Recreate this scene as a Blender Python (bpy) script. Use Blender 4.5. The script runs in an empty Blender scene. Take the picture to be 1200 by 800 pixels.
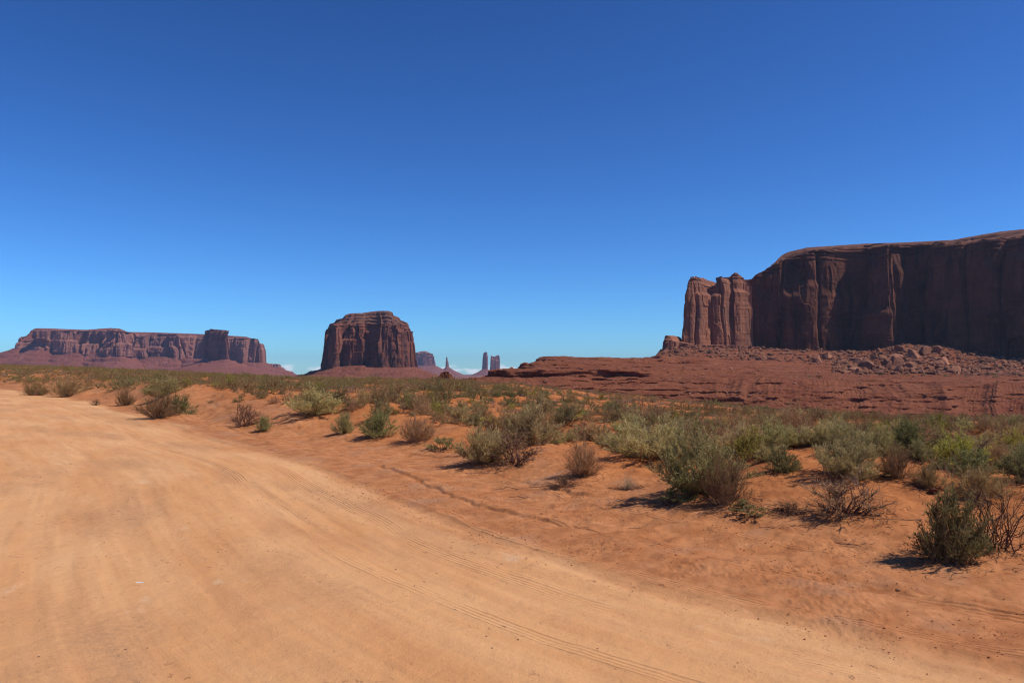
import bpy, math, random
import numpy as np
from mathutils import Vector

# ------------------------------------------------------------------ camera, sky, sun, exposure
F = 960.0            # focal length in photo pixels (photo is 1200 wide)
HY = 437.0           # photo row of the eye-level horizon
CZ = 2.4             # eye height
SC = bpy.context.scene
COL = SC.collection
SUN_EL, SUN_AZ = math.radians(51), math.radians(103)   # azimuth clockwise from +Y (view direction)
EXPOSURE = 0.12

cam_d = bpy.data.cameras.new('camera')
cam_d.sensor_width = 36.0
cam_d.lens = F / 1200 * 36
cam_d.shift_y = (HY - 400) / 1200
cam_d.clip_start, cam_d.clip_end = 0.1, 60000
cam = bpy.data.objects.new('camera', cam_d)
cam.location = (0, 0, CZ)
cam.rotation_euler = (math.radians(90), 0, 0)
COL.objects.link(cam)
SC.camera = cam

W = bpy.data.worlds.new('World')
SC.world = W
W.use_nodes = True
SKY_STRENGTH = 0.075


def build_world():
    nt = W.node_tree
    nt.nodes.clear()
    N, L = nt.nodes.new, nt.links.new
    out = N('ShaderNodeOutputWorld')
    bg = N('ShaderNodeBackground')
    bg.inputs['Strength'].default_value = SKY_STRENGTH
    sky = N('ShaderNodeTexSky')
    sky.sky_type = 'NISHITA'
    sky.sun_disc = False
    sky.sun_elevation = SUN_EL
    sky.sun_rotation = SUN_AZ
    sky.altitude = 1700
    sky.air_density = 1.0
    sky.dust_density = 0.1
    sky.ozone_density = 2.0
    gam = N('ShaderNodeGamma')
    gam.inputs['Gamma'].default_value = 1.45
    mul = N('ShaderNodeMix')
    mul.data_type = 'RGBA'
    mul.blend_type = 'MULTIPLY'
    mul.inputs[0].default_value = 1
    mul.inputs[7].default_value = (0.26, 0.50, 0.75, 1)
    L(sky.outputs[0], gam.inputs[0])
    L(gam.outputs[0], mul.inputs[6])
    # small fair-weather clouds just above the far horizon
    tc = N('ShaderNodeTexCoord')
    sep = N('ShaderNodeSeparateXYZ')
    L(tc.outputs['Generated'], sep.inputs[0])
    mp = N('ShaderNodeMapping')
    mp.inputs['Scale'].default_value = (30, 30, 62)
    L(tc.outputs['Generated'], mp.inputs[0])
    nz = N('ShaderNodeTexNoise')
    nz.inputs['Scale'].default_value = 1.0
    nz.inputs['Detail'].default_value = 6
    L(mp.outputs[0], nz.inputs[0])
    el = N('ShaderNodeMapRange')
    el.inputs[1].default_value, el.inputs[2].default_value = 0.024, 0.004
    el.inputs[3].default_value, el.inputs[4].default_value = -0.35, 0.06
    L(sep.outputs[2], el.inputs[0])
    ad = N('ShaderNodeMath')
    L(nz.outputs[0], ad.inputs[0])
    L(el.outputs[0], ad.inputs[1])
    th = N('ShaderNodeMapRange')
    th.inputs[1].default_value, th.inputs[2].default_value = 0.49, 0.58
    th.inputs[4].default_value = 0.8
    L(ad.outputs[0], th.inputs[0])
    mx = N('ShaderNodeMix')
    mx.data_type = 'RGBA'
    mx.inputs[7].default_value = (13.0, 13.6, 14.4, 1)
    L(th.outputs[0], mx.inputs[0])
    L(mul.outputs[2], mx.inputs[6])
    L(mx.outputs[2], bg.inputs[0])
    L(bg.outputs[0], out.inputs[0])


build_world()

sun_d = bpy.data.lights.new('sun', 'SUN')
sun_d.energy = 4.3
sun_d.angle = math.radians(0.5)
sun_d.color = (1.0, 0.94, 0.83)
sun = bpy.data.objects.new('sun', sun_d)
SUN = Vector((math.sin(SUN_AZ) * math.cos(SUN_EL), math.cos(SUN_AZ) * math.cos(SUN_EL), math.sin(SUN_EL)))
sun.rotation_euler = (-SUN).to_track_quat('-Z', 'Y').to_euler()
COL.objects.link(sun)

SC.view_settings.view_transform = 'Standard'
SC.view_settings.look = 'None'
SC.view_settings.gamma = 1
SC.view_settings.use_curve_mapping = False
SC.view_settings.exposure = EXPOSURE
SC.cycles.use_denoising = True
SC.cycles.pixel_filter_type = 'BLACKMAN_HARRIS'
SC.cycles.filter_width = 1.15
SC.cycles.max_bounces = 5
SC.cycles.diffuse_bounces = 3
SC.cycles.volume_bounces = 0
SC.cycles.caustics_reflective = SC.cycles.caustics_refractive = False

RNG = np.random.default_rng(7)
random.seed(7)


# ------------------------------------------------------------------ noise
def _h(i, j, k, seed):
    n = (i.astype(np.int64) * 374761393 + j.astype(np.int64) * 668265263 + k.astype(np.int64) * 2147483647
         + seed * 1274126177) & 0x7fffffff
    n = ((n ^ (n >> 13)) * 1274126177) & 0x7fffffff
    n = ((n ^ (n >> 15)) * 2246822519) & 0x7fffffff
    return ((n ^ (n >> 16)) & 0xffff) / 65535.0


def h1(i, seed):
    z = np.zeros_like(np.asarray(i))
    return _h(np.asarray(i), z, z, seed)


def vn(x, y, z=None, seed=0):
    """smooth value noise, -1..1"""
    x, y = np.broadcast_arrays(np.asarray(x, float), np.asarray(y, float))
    if z is None:
        z = np.zeros_like(x)
    z = np.broadcast_to(np.asarray(z, float), x.shape)
    i, j, k = np.floor(x), np.floor(y), np.floor(z)
    fx, fy, fz = x - i, y - j, z - k
    fx, fy, fz = [f * f * f * (f * (f * 6 - 15) + 10) for f in (fx, fy, fz)]
    r = 0
    for a in (0, 1):
        for b in (0, 1):
            for c in (0, 1):
                w = (fx if a else 1 - fx) * (fy if b else 1 - fy) * (fz if c else 1 - fz)
                r = r + w * _h(i + a, j + b, k + c, seed)
    return r * 2 - 1


def fbm(x, y, z=None, seed=0, octv=4, gain=0.5):
    r, a, f = 0, 1, 1
    for o in range(octv):
        r = r + a * vn(np.asarray(x) * f + 17.3 * o, np.asarray(y) * f - 9.1 * o, None if z is None else np.asarray(z) * f, seed + o)
        a *= gain
        f *= 2.03
    return r


def sstep(a, b, x):
    t = np.clip((np.asarray(x, float) - a) / (b - a), 0, 1)
    return t * t * (3 - 2 * t)


# ------------------------------------------------------------------ mesh and object helpers
def mesh_np(name, verts, faces, mat, smooth=False):
    """faces: (n,4) or (n,3) int array, or list of such arrays"""
    if not isinstance(faces, list):
        faces = [faces]
    faces = [f for f in faces if len(f)]
    me = bpy.data.meshes.new(name)
    verts = np.asarray(verts, np.float32)
    me.vertices.add(len(verts))
    me.vertices.foreach_set('co', verts.ravel())
    nl = sum(f.size for f in faces)
    nf = sum(len(f) for f in faces)
    me.loops.add(nl)
    me.polygons.add(nf)
    me.loops.foreach_set('vertex_index', np.concatenate([f.ravel() for f in faces]).astype(np.int32))
    starts, o = [], 0
    for f in faces:
        starts.append(o + np.arange(len(f)) * f.shape[1])
        o += f.size
    me.polygons.foreach_set('loop_start', np.concatenate(starts).astype(np.int32))
    me.update(calc_edges=True)
    me.polygons.foreach_set('use_smooth', np.full(nf, smooth))
    me.validate()
    if mat:
        me.materials.append(mat)
    return me


def grid_faces(n, m, wrap=False):
    """vertex index = i*m + j, i<n, j<m; wrap joins i=n-1 to i=0"""
    i = np.arange(n if wrap else n - 1)
    j = np.arange(m - 1)
    I, J = np.meshgrid(i, j, indexing='ij')
    I2 = (I + 1) % n
    return np.stack([I * m + J, I2 * m + J, I2 * m + J + 1, I * m + J + 1], -1).reshape(-1, 4)


def link(name, me, parent=None, loc=(0, 0, 0)):
    o = bpy.data.objects.new(name, me)
    o.location = loc
    COL.objects.link(o)
    if parent:
        o.parent = parent
    return o


def thing(name, label, cat, loc, group=None):
    o = link(name, None, None, loc)
    o.empty_display_size = 0.3
    tag(o, label, cat, group)
    return o


def tag(o, label, cat, group=None):
    o['label'] = label
    o['category'] = cat
    if group:
        o['group'] = group
    return o


def pixw(px, Y):
    return (np.asarray(px, float) - 600) / F * Y


def pixz(py, Y):
    return (HY - np.asarray(py, float)) / F * Y + CZ


# ------------------------------------------------------------------ materials
class Mat:
    def __init__(s, name):
        s.m = bpy.data.materials.new(name)
        s.m.use_nodes = True
        s.nt = s.m.node_tree
        s.b = s.nt.nodes['Principled BSDF']
        s.b.inputs['Specular IOR Level'].default_value = 0.15
        s.b.inputs['Roughness'].default_value = 0.95

    def n(s, t, **kw):
        x = s.nt.nodes.new(t)
        for k, v in kw.items():
            setattr(x, k, v)
        return x

    def l(s, a, b):
        s.nt.links.new(a, b)

    def coords(s, scale=(1, 1, 1), kind='Object', vec=None):
        mp = s.n('ShaderNodeMapping')
        mp.inputs['Scale'].default_value = scale
        if vec is None:
            vec = s.n('ShaderNodeTexCoord').outputs[kind]
        s.l(vec, mp.inputs[0])
        return mp.outputs[0]

    def noise(s, vec, scale, detail=4, rough=0.55, dist=0.0):
        t = s.n('ShaderNodeTexNoise')
        t.inputs['Scale'].default_value = scale
        t.inputs['Detail'].default_value = detail
        t.inputs['Roughness'].default_value = rough
        t.inputs['Distortion'].default_value = dist
        s.l(vec, t.inputs['Vector'])
        return t.outputs[0]

    def rng(s, val, a, b, c=0.0, d=1.0):
        t = s.n('ShaderNodeMapRange')
        for i, v in enumerate((a, b, c, d)):
            t.inputs[i + 1].default_value = v
        s.l(val, t.inputs[0])
        return t.outputs[0]

    def math(s, op, a, b):
        t = s.n('ShaderNodeMath', operation=op)
        for i, v in enumerate((a, b)):
            if isinstance(v, (int, float)):
                t.inputs[i].default_value = v
            else:
                s.l(v, t.inputs[i])
        return t.outputs[0]

    def mix(s, fac, a, b, mode='MIX'):
        t = s.n('ShaderNodeMix', data_type='RGBA', blend_type=mode)
        for i, v in ((0, fac), (6, a), (7, b)):
            if isinstance(v, (int, float)):
                t.inputs[i].default_value = v
            elif isinstance(v, tuple):
                t.inputs[i].default_value = (*v, 1)
            else:
                s.l(v, t.inputs[i])
        return t.outputs[2]

    def attr(s, name, out='Fac'):
        t = s.n('ShaderNodeAttribute', attribute_name=name)
        return t.outputs[out]

    def bump(s, h, strength, dist, prev=None):
        t = s.n('ShaderNodeBump')
        t.inputs['Strength'].default_value = strength
        t.inputs['Distance'].default_value = dist
        s.l(h, t.inputs['Height'])
        if prev:
            s.l(prev, t.inputs['Normal'])
        return t.outputs[0]

    def finish(s, col, nrm=None):
        if isinstance(col, tuple):
            s.b.inputs['Base Color'].default_value = (*col, 1)
        else:
            s.l(col, s.b.inputs['Base Color'])
        if nrm:
            s.l(nrm, s.b.inputs['Normal'])
        return s.m


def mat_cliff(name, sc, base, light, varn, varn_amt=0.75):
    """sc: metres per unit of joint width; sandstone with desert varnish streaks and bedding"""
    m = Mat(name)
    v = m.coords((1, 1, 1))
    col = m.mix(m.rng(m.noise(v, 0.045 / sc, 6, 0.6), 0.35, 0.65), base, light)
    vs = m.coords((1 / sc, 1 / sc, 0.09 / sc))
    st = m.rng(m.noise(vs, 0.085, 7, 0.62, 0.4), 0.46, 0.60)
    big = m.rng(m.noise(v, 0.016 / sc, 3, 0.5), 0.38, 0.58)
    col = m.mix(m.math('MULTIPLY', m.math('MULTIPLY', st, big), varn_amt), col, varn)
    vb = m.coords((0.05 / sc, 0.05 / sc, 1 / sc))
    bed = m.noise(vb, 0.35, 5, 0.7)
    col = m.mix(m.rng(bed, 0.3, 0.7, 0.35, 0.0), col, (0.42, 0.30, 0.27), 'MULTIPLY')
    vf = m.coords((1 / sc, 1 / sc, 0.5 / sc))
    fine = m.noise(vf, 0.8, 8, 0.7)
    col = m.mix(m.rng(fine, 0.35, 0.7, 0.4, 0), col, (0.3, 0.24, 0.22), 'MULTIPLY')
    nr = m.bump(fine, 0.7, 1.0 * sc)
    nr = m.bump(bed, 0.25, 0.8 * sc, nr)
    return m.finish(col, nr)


def mat_talus(name, sc, base, light, dark):
    m = Mat(name)
    v = m.coords((1, 1, 1))
    col = m.mix(m.rng(m.noise(v, 0.03 / sc, 7, 0.65), 0.35, 0.65), base, light)
    vb = m.coords((0.02 / sc, 0.02 / sc, 1 / sc))
    bed = m.noise(vb, 0.33, 5, 0.75)
    col = m.mix(m.rng(bed, 0.55, 0.72, 0.0, 0.7), col, dark)
    fine = m.noise(v, 0.55 / sc, 8, 0.75)
    col = m.mix(m.rng(fine, 0.36, 0.6, 0.65, 0), col, (0.4, 0.32, 0.3), 'MULTIPLY')
    col = m.mix(m.rng(m.noise(v, 0.9 / sc, 3, 0.5), 0.66, 0.74, 0, 0.6), col, (0.42, 0.27, 0.2))
    nr = m.bump(fine, 1.0, 1.6 * sc)
    return m.finish(col, nr)


def mat_ground():
    m = Mat('red_sand_soil')
    v = m.coords((1, 1, 1))
    road = m.attr('road')
    rv = m.attr('rvec', 'Vector')
    rv = m.coords((1, 1, 1), vec=rv)
    str_v = m.coords((0.20, 0.8, 1.0), vec=rv)            # stretched along the road
    n1 = m.noise(v, 0.35, 6, 0.6)
    n2 = m.noise(v, 2.3, 8, 0.68)
    n3 = m.noise(v, 14, 6, 0.75)
    soil = m.mix(m.rng(n1, 0.35, 0.65), (0.39, 0.125, 0.034), (0.47, 0.172, 0.056))
    soil = m.mix(m.rng(n2, 0.44, 0.66, 0, 0.7), soil, (0.27, 0.085, 0.030))
    s1 = m.noise(str_v, 0.9, 6, 0.6, 0.3)
    s2 = m.noise(m.coords((0.04, 1, 1), vec=rv), 3.2, 5, 0.6, 0.2)
    rc = m.mix(m.rng(s1, 0.32, 0.68), (0.57, 0.262, 0.102), (0.68, 0.368, 0.172))
    rc = m.mix(m.rng(s2, 0.46, 0.66, 0, 0.35), rc, (0.55, 0.245, 0.100))
    # purplish grey gravelly patches and pale crusted patches
    g = m.math('MULTIPLY', m.rng(m.noise(m.coords((0.35, 1, 1), vec=rv), 0.55, 4, 0.6), 0.5, 0.62), m.rng(n3, 0.3, 0.6))
    rc = m.mix(m.math('MULTIPLY', g, 0.7), rc, (0.42, 0.218, 0.108))
    p = m.math('MULTIPLY', m.rng(m.noise(m.coords((0.8, 1, 1), vec=rv), 0.9, 3, 0.5), 0.64, 0.70), m.rng(m.noise(m.coords((0.25, 1, 1), vec=rv), 4.5, 4, 0.6), 0.48, 0.6))
    rc = m.mix(m.math('MULTIPLY', p, 0.6), rc, (0.66, 0.42, 0.25))
    # packed shoulder between road and bushes: duller, pinker
    sh = m.attr('shoulder')
    sc_ = m.mix(m.rng(n2, 0.38, 0.64), (0.50, 0.215, 0.090), (0.36, 0.135, 0.050))
    sc_ = m.mix(m.math('MULTIPLY', m.rng(m.noise(v, 0.8, 3, 0.5), 0.56, 0.63), 0.45), sc_, (0.40, 0.21, 0.12))
    soil = m.mix(m.math('MULTIPLY', sh, m.rng(m.noise(v, 0.9, 4, 0.6), 0.3, 0.6, 0.45, 1.0)), soil, sc_)
    rmask = m.rng(m.math('ADD', road, m.rng(s1, 0.3, 0.7, -0.25, 0.25)), 0.25, 0.75)
    col = m.mix(rmask, soil, rc)
    # dark clods and grit
    clod = m.math('MULTIPLY', m.rng(m.noise(v, 9, 3, 0.6), 0.62, 0.70), m.rng(m.noise(v, 0.6, 3, 0.5), 0.48, 0.64))
    col = m.mix(m.math('MULTIPLY', clod, 0.6), col, (0.22, 0.085, 0.045))
    grit = m.rng(m.noise(v, 45, 2, 0.5), 0.68, 0.74)
    col = m.mix(m.math('MULTIPLY', grit, 0.5), col, (0.16, 0.08, 0.05))
    far = m.attr('far')
    col = m.mix(far, col, (0.24, 0.10, 0.065))
    h = m.math('ADD', m.math('MULTIPLY', n3, 0.5), m.math('MULTIPLY', n2, 1.0))
    h = m.math('ADD', h, m.math('MULTIPLY', clod, 0.5))
    nr = m.bump(h, 0.55, 0.05)
    fine_tr = m.math('MULTIPLY', m.noise(m.coords((0.12, 1, 1), vec=rv), 7, 4, 0.65), m.rng(m.noise(m.coords((0.3, 1, 1), vec=rv), 0.5, 2, 0.5), 0.5, 0.62))
    nr = m.bump(fine_tr, 0.4, 0.025, nr)
    nr = m.bump(m.noise(v, 60, 4, 0.7), 0.6, 0.010, nr)
    # tyre treads: fine parallel ridges in a few wheel bands that follow the road
    sp = m.n('ShaderNodeSeparateXYZ')
    m.l(rv, sp.inputs[0])
    dd = m.math('ADD', sp.outputs[1], m.math('MULTIPLY', m.noise(m.coords((0.11, 0, 0), vec=rv), 1.0, 2, 0.5), 1.3))
    stripes = m.math('SINE', m.math('MULTIPLY', dd, 95.0), 0.0)
    bands = None
    for c, w in ((2.35, 0.16), (1.1, 0.12), (-0.1, 0.2), (-1.3, 0.16), (3.6, 0.1)):
        b = m.rng(m.math('ABSOLUTE', m.math('SUBTRACT', dd, c), 0.0), w, w * 0.7)
        bands = b if bands is None else m.math('MAXIMUM', bands, b)
    bands = m.math('MULTIPLY', bands, m.rng(m.noise(m.coords((0.5, 0.7, 1), vec=rv), 1.0, 3, 0.6), 0.42, 0.56))
    nr = m.bump(m.math('MULTIPLY', stripes, bands), 0.5, 0.010, nr)
    nr = m.bump(m.math('MULTIPLY', bands, -1.0), 0.5, 0.02, nr)
    return m.finish(col, nr)


def mat_leaf(name, c1, c2, trans=0.25, vary=0.35):
    m = Mat(name)
    oi = m.n('ShaderNodeObjectInfo')
    v = m.coords((1, 1, 1))
    f = m.rng(m.noise(v, 6, 4, 0.7), 0.3, 0.7)
    col = m.mix(f, c1, c2)
    hs = m.n('ShaderNodeHueSaturation')
    m.l(col, hs.inputs['Color'])
    m.l(m.rng(oi.outputs['Random'], 0, 1, 1 - vary, 1 + vary), hs.inputs['Value'])
    m.l(m.rng(m.math('FRACT', m.math('MULTIPLY', oi.outputs['Random'], 7.31), 0.0), 0, 1, 0.472, 0.508), hs.inputs['Hue'])
    m.l(hs.outputs[0], m.b.inputs['Base Color'])
    tr = m.n('ShaderNodeBsdfTranslucent')
    m.l(hs.outputs[0], tr.inputs['Color'])
    ms = m.n('ShaderNodeMixShader')
    ms.inputs[0].default_value = trans
    m.l(m.b.outputs[0], ms.inputs[1])
    m.l(tr.outputs[0], ms.inputs[2])
    m.l(ms.outputs[0], m.nt.nodes['Material Output'].inputs['Surface'])
    return m.m


def mat_rock(name, a, b, sc):
    m = Mat(name)
    oi = m.n('ShaderNodeObjectInfo')
    v = m.coords((1, 1, 1))
    col = m.mix(m.rng(m.noise(v, 0.5 / sc, 6, 0.65), 0.35, 0.65), a, b)
    hs = m.n('ShaderNodeHueSaturation')
    m.l(col, hs.inputs['Color'])
    m.l(m.rng(oi.outputs['Random'], 0, 1, 0.75, 1.25), hs.inputs['Value'])
    fine = m.noise(v, 2.2 / sc, 7, 0.7)
    return m.finish(hs.outputs[0], m.bump(fine, 0.8, 0.4 * sc))


M_SHADECLIFF = mat_cliff('shaded_mesa_sandstone', 1.25, (0.105, 0.033, 0.018), (0.200, 0.072, 0.040), (0.018, 0.011, 0.009), 0.95)  # wall's shade deepened in the colour: darker base, heavier varnish
M_CAP = mat_talus('cap_ledges', 0.9, (0.165, 0.066, 0.043), (0.24, 0.112, 0.074), (0.075, 0.034, 0.027))
M_DARKCAP = mat_talus('mesa_cap_ledges', 0.7, (0.15, 0.058, 0.034), (0.235, 0.105, 0.066), (0.06, 0.028, 0.022))
M_TOWER = mat_cliff('tower_sandstone', 0.8, (0.30, 0.118, 0.066), (0.39, 0.165, 0.098), (0.12, 0.07, 0.06), 0.6)  # paler copy of the mesa rock, its sunlit look partly in the colour
M_BUTTE = mat_cliff('butte_sandstone', 1.6, (0.19, 0.063, 0.037), (0.28, 0.105, 0.064), (0.050, 0.028, 0.025), 0.85)
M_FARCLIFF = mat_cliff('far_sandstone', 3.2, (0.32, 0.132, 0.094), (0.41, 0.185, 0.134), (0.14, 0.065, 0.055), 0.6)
M_TALUS = mat_talus('talus_shale', 1.2, (0.195, 0.060, 0.034), (0.26, 0.094, 0.056), (0.10, 0.036, 0.026))
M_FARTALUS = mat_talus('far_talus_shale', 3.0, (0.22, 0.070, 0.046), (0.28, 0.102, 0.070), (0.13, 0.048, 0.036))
M_HILL = mat_talus('red_shale', 0.55, (0.205, 0.060, 0.027), (0.275, 0.098, 0.048), (0.070, 0.025, 0.017))
M_GROUND = mat_ground()
M_SAGE = mat_leaf('sage_leaf', (0.29, 0.240, 0.082), (0.53, 0.425, 0.190), 0.35, 0.4)
M_DARKSAGE = mat_leaf('green_leaf', (0.205, 0.192, 0.062), (0.350, 0.315, 0.125), 0.35)
M_BROWN = mat_leaf('dry_twig', (0.255, 0.155, 0.060), (0.47, 0.310, 0.140), 0.2)
M_YELLOW = mat_leaf('yellow_green_leaf', (0.30, 0.275, 0.050), (0.47, 0.42, 0.095), 0.35)
M_STEM = mat_leaf('woody_stem', (0.14, 0.090, 0.058), (0.27, 0.19, 0.125), 0.0)
M_DEAD = mat_leaf('dead_wood', (0.075, 0.038, 0.027), (0.16, 0.09, 0.06), 0.0)
M_STRAW = mat_leaf('pale_straw', (0.33, 0.24, 0.15), (0.45, 0.34, 0.22), 0.2)
M_PALE = mat_leaf('bleached_wood', (0.34, 0.26, 0.20), (0.46, 0.37, 0.29), 0.0)
M_BOULDER = mat_rock('boulder_sandstone', (0.19, 0.073, 0.040), (0.33, 0.148, 0.086), 2.0)
M_CLOD = mat_rock('sand_clod', (0.30, 0.105, 0.045), (0.42, 0.165, 0.075), 0.05)
M_PEBBLE = mat_rock('pebble_stone', (0.25, 0.12, 0.075), (0.42, 0.25, 0.17), 0.02)

# ------------------------------------------------------------------ the lie of the land
ROAD = np.array([(26, -60), (17, -20), (11.5, -4), (7.2, 3.2), (4.1, 6.5), (1.8, 8.8), (0, 11.3), (-2.7, 16.1), (-5.5, 21.3), (-10.1, 27.8),
                 (-18.2, 39.7), (-28, 53), (-43.6, 70), (-70, 95), (-110, 122), (-200, 165), (-420, 220)], float)
ROAD_W = 17.0


def smooth_line(P, n=12):
    """Catmull-Rom through the points"""
    Q = np.vstack([2 * P[0] - P[1], P, 2 * P[-1] - P[-2]])
    out = []
    for i in range(1, len(Q) - 2):
        p0, p1, p2, p3 = Q[i - 1:i + 3]
        for t in np.linspace(0, 1, n, endpoint=False):
            out.append(0.5 * ((2 * p1) + (p2 - p0) * t + (2 * p0 - 5 * p1 + 4 * p2 - p3) * t * t + (3 * p1 - p0 - 3 * p2 + p3) * t ** 3))
    out.append(P[-1])
    return np.array(out)


RL = smooth_line(ROAD, 6)
RS = np.concatenate([[0], np.cumsum(np.linalg.norm(np.diff(RL, axis=0), axis=1))])


def road_coords(x, y):
    """arc length along the road's scrub-side edge and signed distance from it (positive on the scrub side)"""
    x, y = np.asarray(x, float), np.asarray(y, float)
    best = np.full(x.shape, 1e18)
    s = np.zeros(x.shape)
    d = np.zeros(x.shape)
    for i in range(len(RL) - 1):
        a, e = RL[i], RL[i + 1] - RL[i]
        ll = e @ e
        px, py = x - a[0], y - a[1]
        t = np.clip((px * e[0] + py * e[1]) / ll, 0, 1)
        qx, qy = px - t * e[0], py - t * e[1]
        dd = qx * qx + qy * qy
        m = dd < best
        best = np.where(m, dd, best)
        s = np.where(m, RS[i] + t * math.sqrt(ll), s)
        sg = np.sign(e[0] * qy - e[1] * qx)
        d = np.where(m, -sg * np.sqrt(dd), d)
    return s, d


E_PX = [-400, 0, 200, 350, 500, 600, 700, 800, 900, 1050, 1200, 1600]
E_Y = [260, 250, 230, 205, 200, 190, 150, 110, 84, 70, 64, 60]
E_PY = [428, 430, 437, 444, 447, 452, 463, 474, 482, 490, 495, 497]
E_Z = [float(pixz(p, Y)) for p, Y in zip(E_PY, E_Y)]
LOW = -20.0
MOUNDS = []        # (x, y, radius, height) hummocks of sand caught by foreground bushes


def ground_z(x, y, detail=True, full=False):
    x, y = np.asarray(x, float), np.asarray(y, float)
    s, d = road_coords(x, y)
    r = np.hypot(x, y)
    yy = np.maximum(y, 0.25 * np.abs(x) + 1)
    px = np.clip(600 + F * x / yy, -400, 1600)
    E = np.interp(px, E_PX, E_Y)
    zE = np.interp(px, E_PX, E_Z)
    dist = np.where(y > 0.25 * np.abs(x), y, r)
    # bank beside the road: low near the camera, taller where the road bends away
    sb = s - RS[6 * 7]                                        # 0 near the middle of the picture
    hb = np.interp(sb, [-20, 0, 15, 35, 60, 120], [0.18, 0.36, 0.80, 1.50, 1.75, 1.8])
    w0 = np.interp(sb, [-20, 0, 15, 35, 60], [1.8, 2.6, 2.0, 1.0, 0.8])
    w1 = np.interp(sb, [-20, 0, 15, 35, 60], [6.5, 7.6, 6.2, 5.0, 5.8])
    bank = hb * sstep(w0, w1, d + 0.7 * vn(x / 3.1, y / 3.1, seed=5))
    tplain = np.clip((dist - 14) / np.maximum(E - 14, 1), 0, 1)
    plain = zE * tplain
    z = bank * (1 - tplain) + np.where(d > 0, plain, plain * sstep(-60, 0, d))
    z = z + np.interp(sb, [-15, 5, 25], [0.03, 0.10, 0.22]) * np.exp(-((d - 1.3 - 0.5 * vn(s / 5, 0 * s, seed=71)) / 0.55) ** 2) * (0.6 + 0.6 * vn(s / 2.3, d / 2, seed=72)) * (1 - tplain)
    dl = -d - ROAD_W
    z = z + 0.8 * sstep(1, 6, dl)
    out = sstep(2.0, 8.0, d) + sstep(2, 8, dl)
    near = 1 - sstep(1.05, 1.5, dist / E)
    hum = 0.20 * fbm(x / 2.9, y / 2.9, seed=11, octv=4) + 0.34 * vn(x / 13, y / 13, seed=21) + 0.35 * sstep(30, 90, dist) * vn(x / 31, y / 31, seed=22)
    hum = hum + 0.24 * sstep(10, 30, sb) * fbm(x / 1.6, y / 1.6, seed=23, octv=3) * sstep(1.0, 2.5, d) * sstep(60, 30, dist)
    z = z + out * near * hum
    if MOUNDS:
        z = np.array(z, float)
        sel = np.flatnonzero((r < 42).ravel())
        if len(sel):
            xs, ys = x.ravel()[sel], y.ravel()[sel]
            add = np.zeros(len(sel))
            o_ = np.argsort(ys)
            yo = ys[o_]
            for (mx, my, mr, mh) in MOUNDS:
                a, b = np.searchsorted(yo, (my - 2.6 * mr, my + 2.6 * mr))
                if b > a:
                    ii = o_[a:b]
                    q = ((xs[ii] - mx) ** 2 + (ys[ii] - my) ** 2) / (mr * mr)
                    add[ii] += mh * np.exp(-q)
            zf = z.reshape(-1)
            zf[sel] += add
            z = zf.reshape(x.shape)
    if detail:
        onroad = sstep(0.8, -0.8, d) * sstep(1.0, -1.0, dl)
        z = z + onroad * (0.030 * vn(s / 6, d / 1.6, seed=31) + 0.012 * vn(s / 3.0, d / 0.30, seed=32) + 0.004 * vn(s / 1.2, d / 0.09, seed=36))
        wob = d + 0.35 * vn(s / 7, 0 * s, seed=33)
        brk = 0.5 + 0.5 * vn(s / 3.0, d, seed=35)
        for c, wd, a in ((-1.9, .10, .030), (-1.45, .08, .014), (0.1, .14, .030), (0.35, .06, -.026), (0.62, .10, .016), (1.7, .08, .034), (1.9, .05, -.026), (2.05, .05, .03), (-3.9, .12, .015), (-5.6, .14, .015)):
            z = z - a * brk * np.exp(-((wob - c) / wd) ** 2)
        cl = sstep(0.25, 0.7, vn(x / 1.1, y / 1.1, seed=41)) * sstep(-1.5, 1, d)
        z = z + near * (0.014 * fbm(x / 0.34, y / 0.34, seed=42, octv=4, gain=0.55) * (0.4 + sstep(-1, 2, d)) + 0.014 * cl * np.abs(fbm(x / 0.075, y / 0.09, seed=43, octv=2)))
        for c, sd in ((1.5, 45), (3.4, 145)):
            e_ = d - c - 0.35 * vn(s / 3.5, 0 * s, seed=sd) - 0.07 * vn(s / 0.35, 0 * s, seed=sd + 3)
            on_ = sstep(-0.1, 0.25, vn(s / 2.6, 0 * s, seed=sd + 1))
            z = z + near * on_ * (0.036 * sstep(-0.05, 0.03, e_) * sstep(0.9, 0.1, e_) - 0.02 * np.exp(-((e_ + 0.06) / 0.05) ** 2))
    far = sstep(1.0, 1.55, dist / E)
    zl = LOW + 1.2 * fbm(x / 260, y / 260, seed=51, octv=3)
    z = z * (1 - far) + zl * far
    if full:
        return z, s, d, dl, far, E, dist, px
    return z


def hit(px, py, fn, y0=4.5, y1=420.0, n=900):
    """where the sight line through a photo pixel first meets a height field"""
    Y = np.geomspace(y0, y1, n)
    X = pixw(px, Y)
    Z = pixz(py, Y)
    g = fn(X, Y)
    k = np.argmax(Z <= g)
    if not (Z <= g).any():
        k = n - 1
    return float(X[k]), float(Y[k]), float(g[k])


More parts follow.
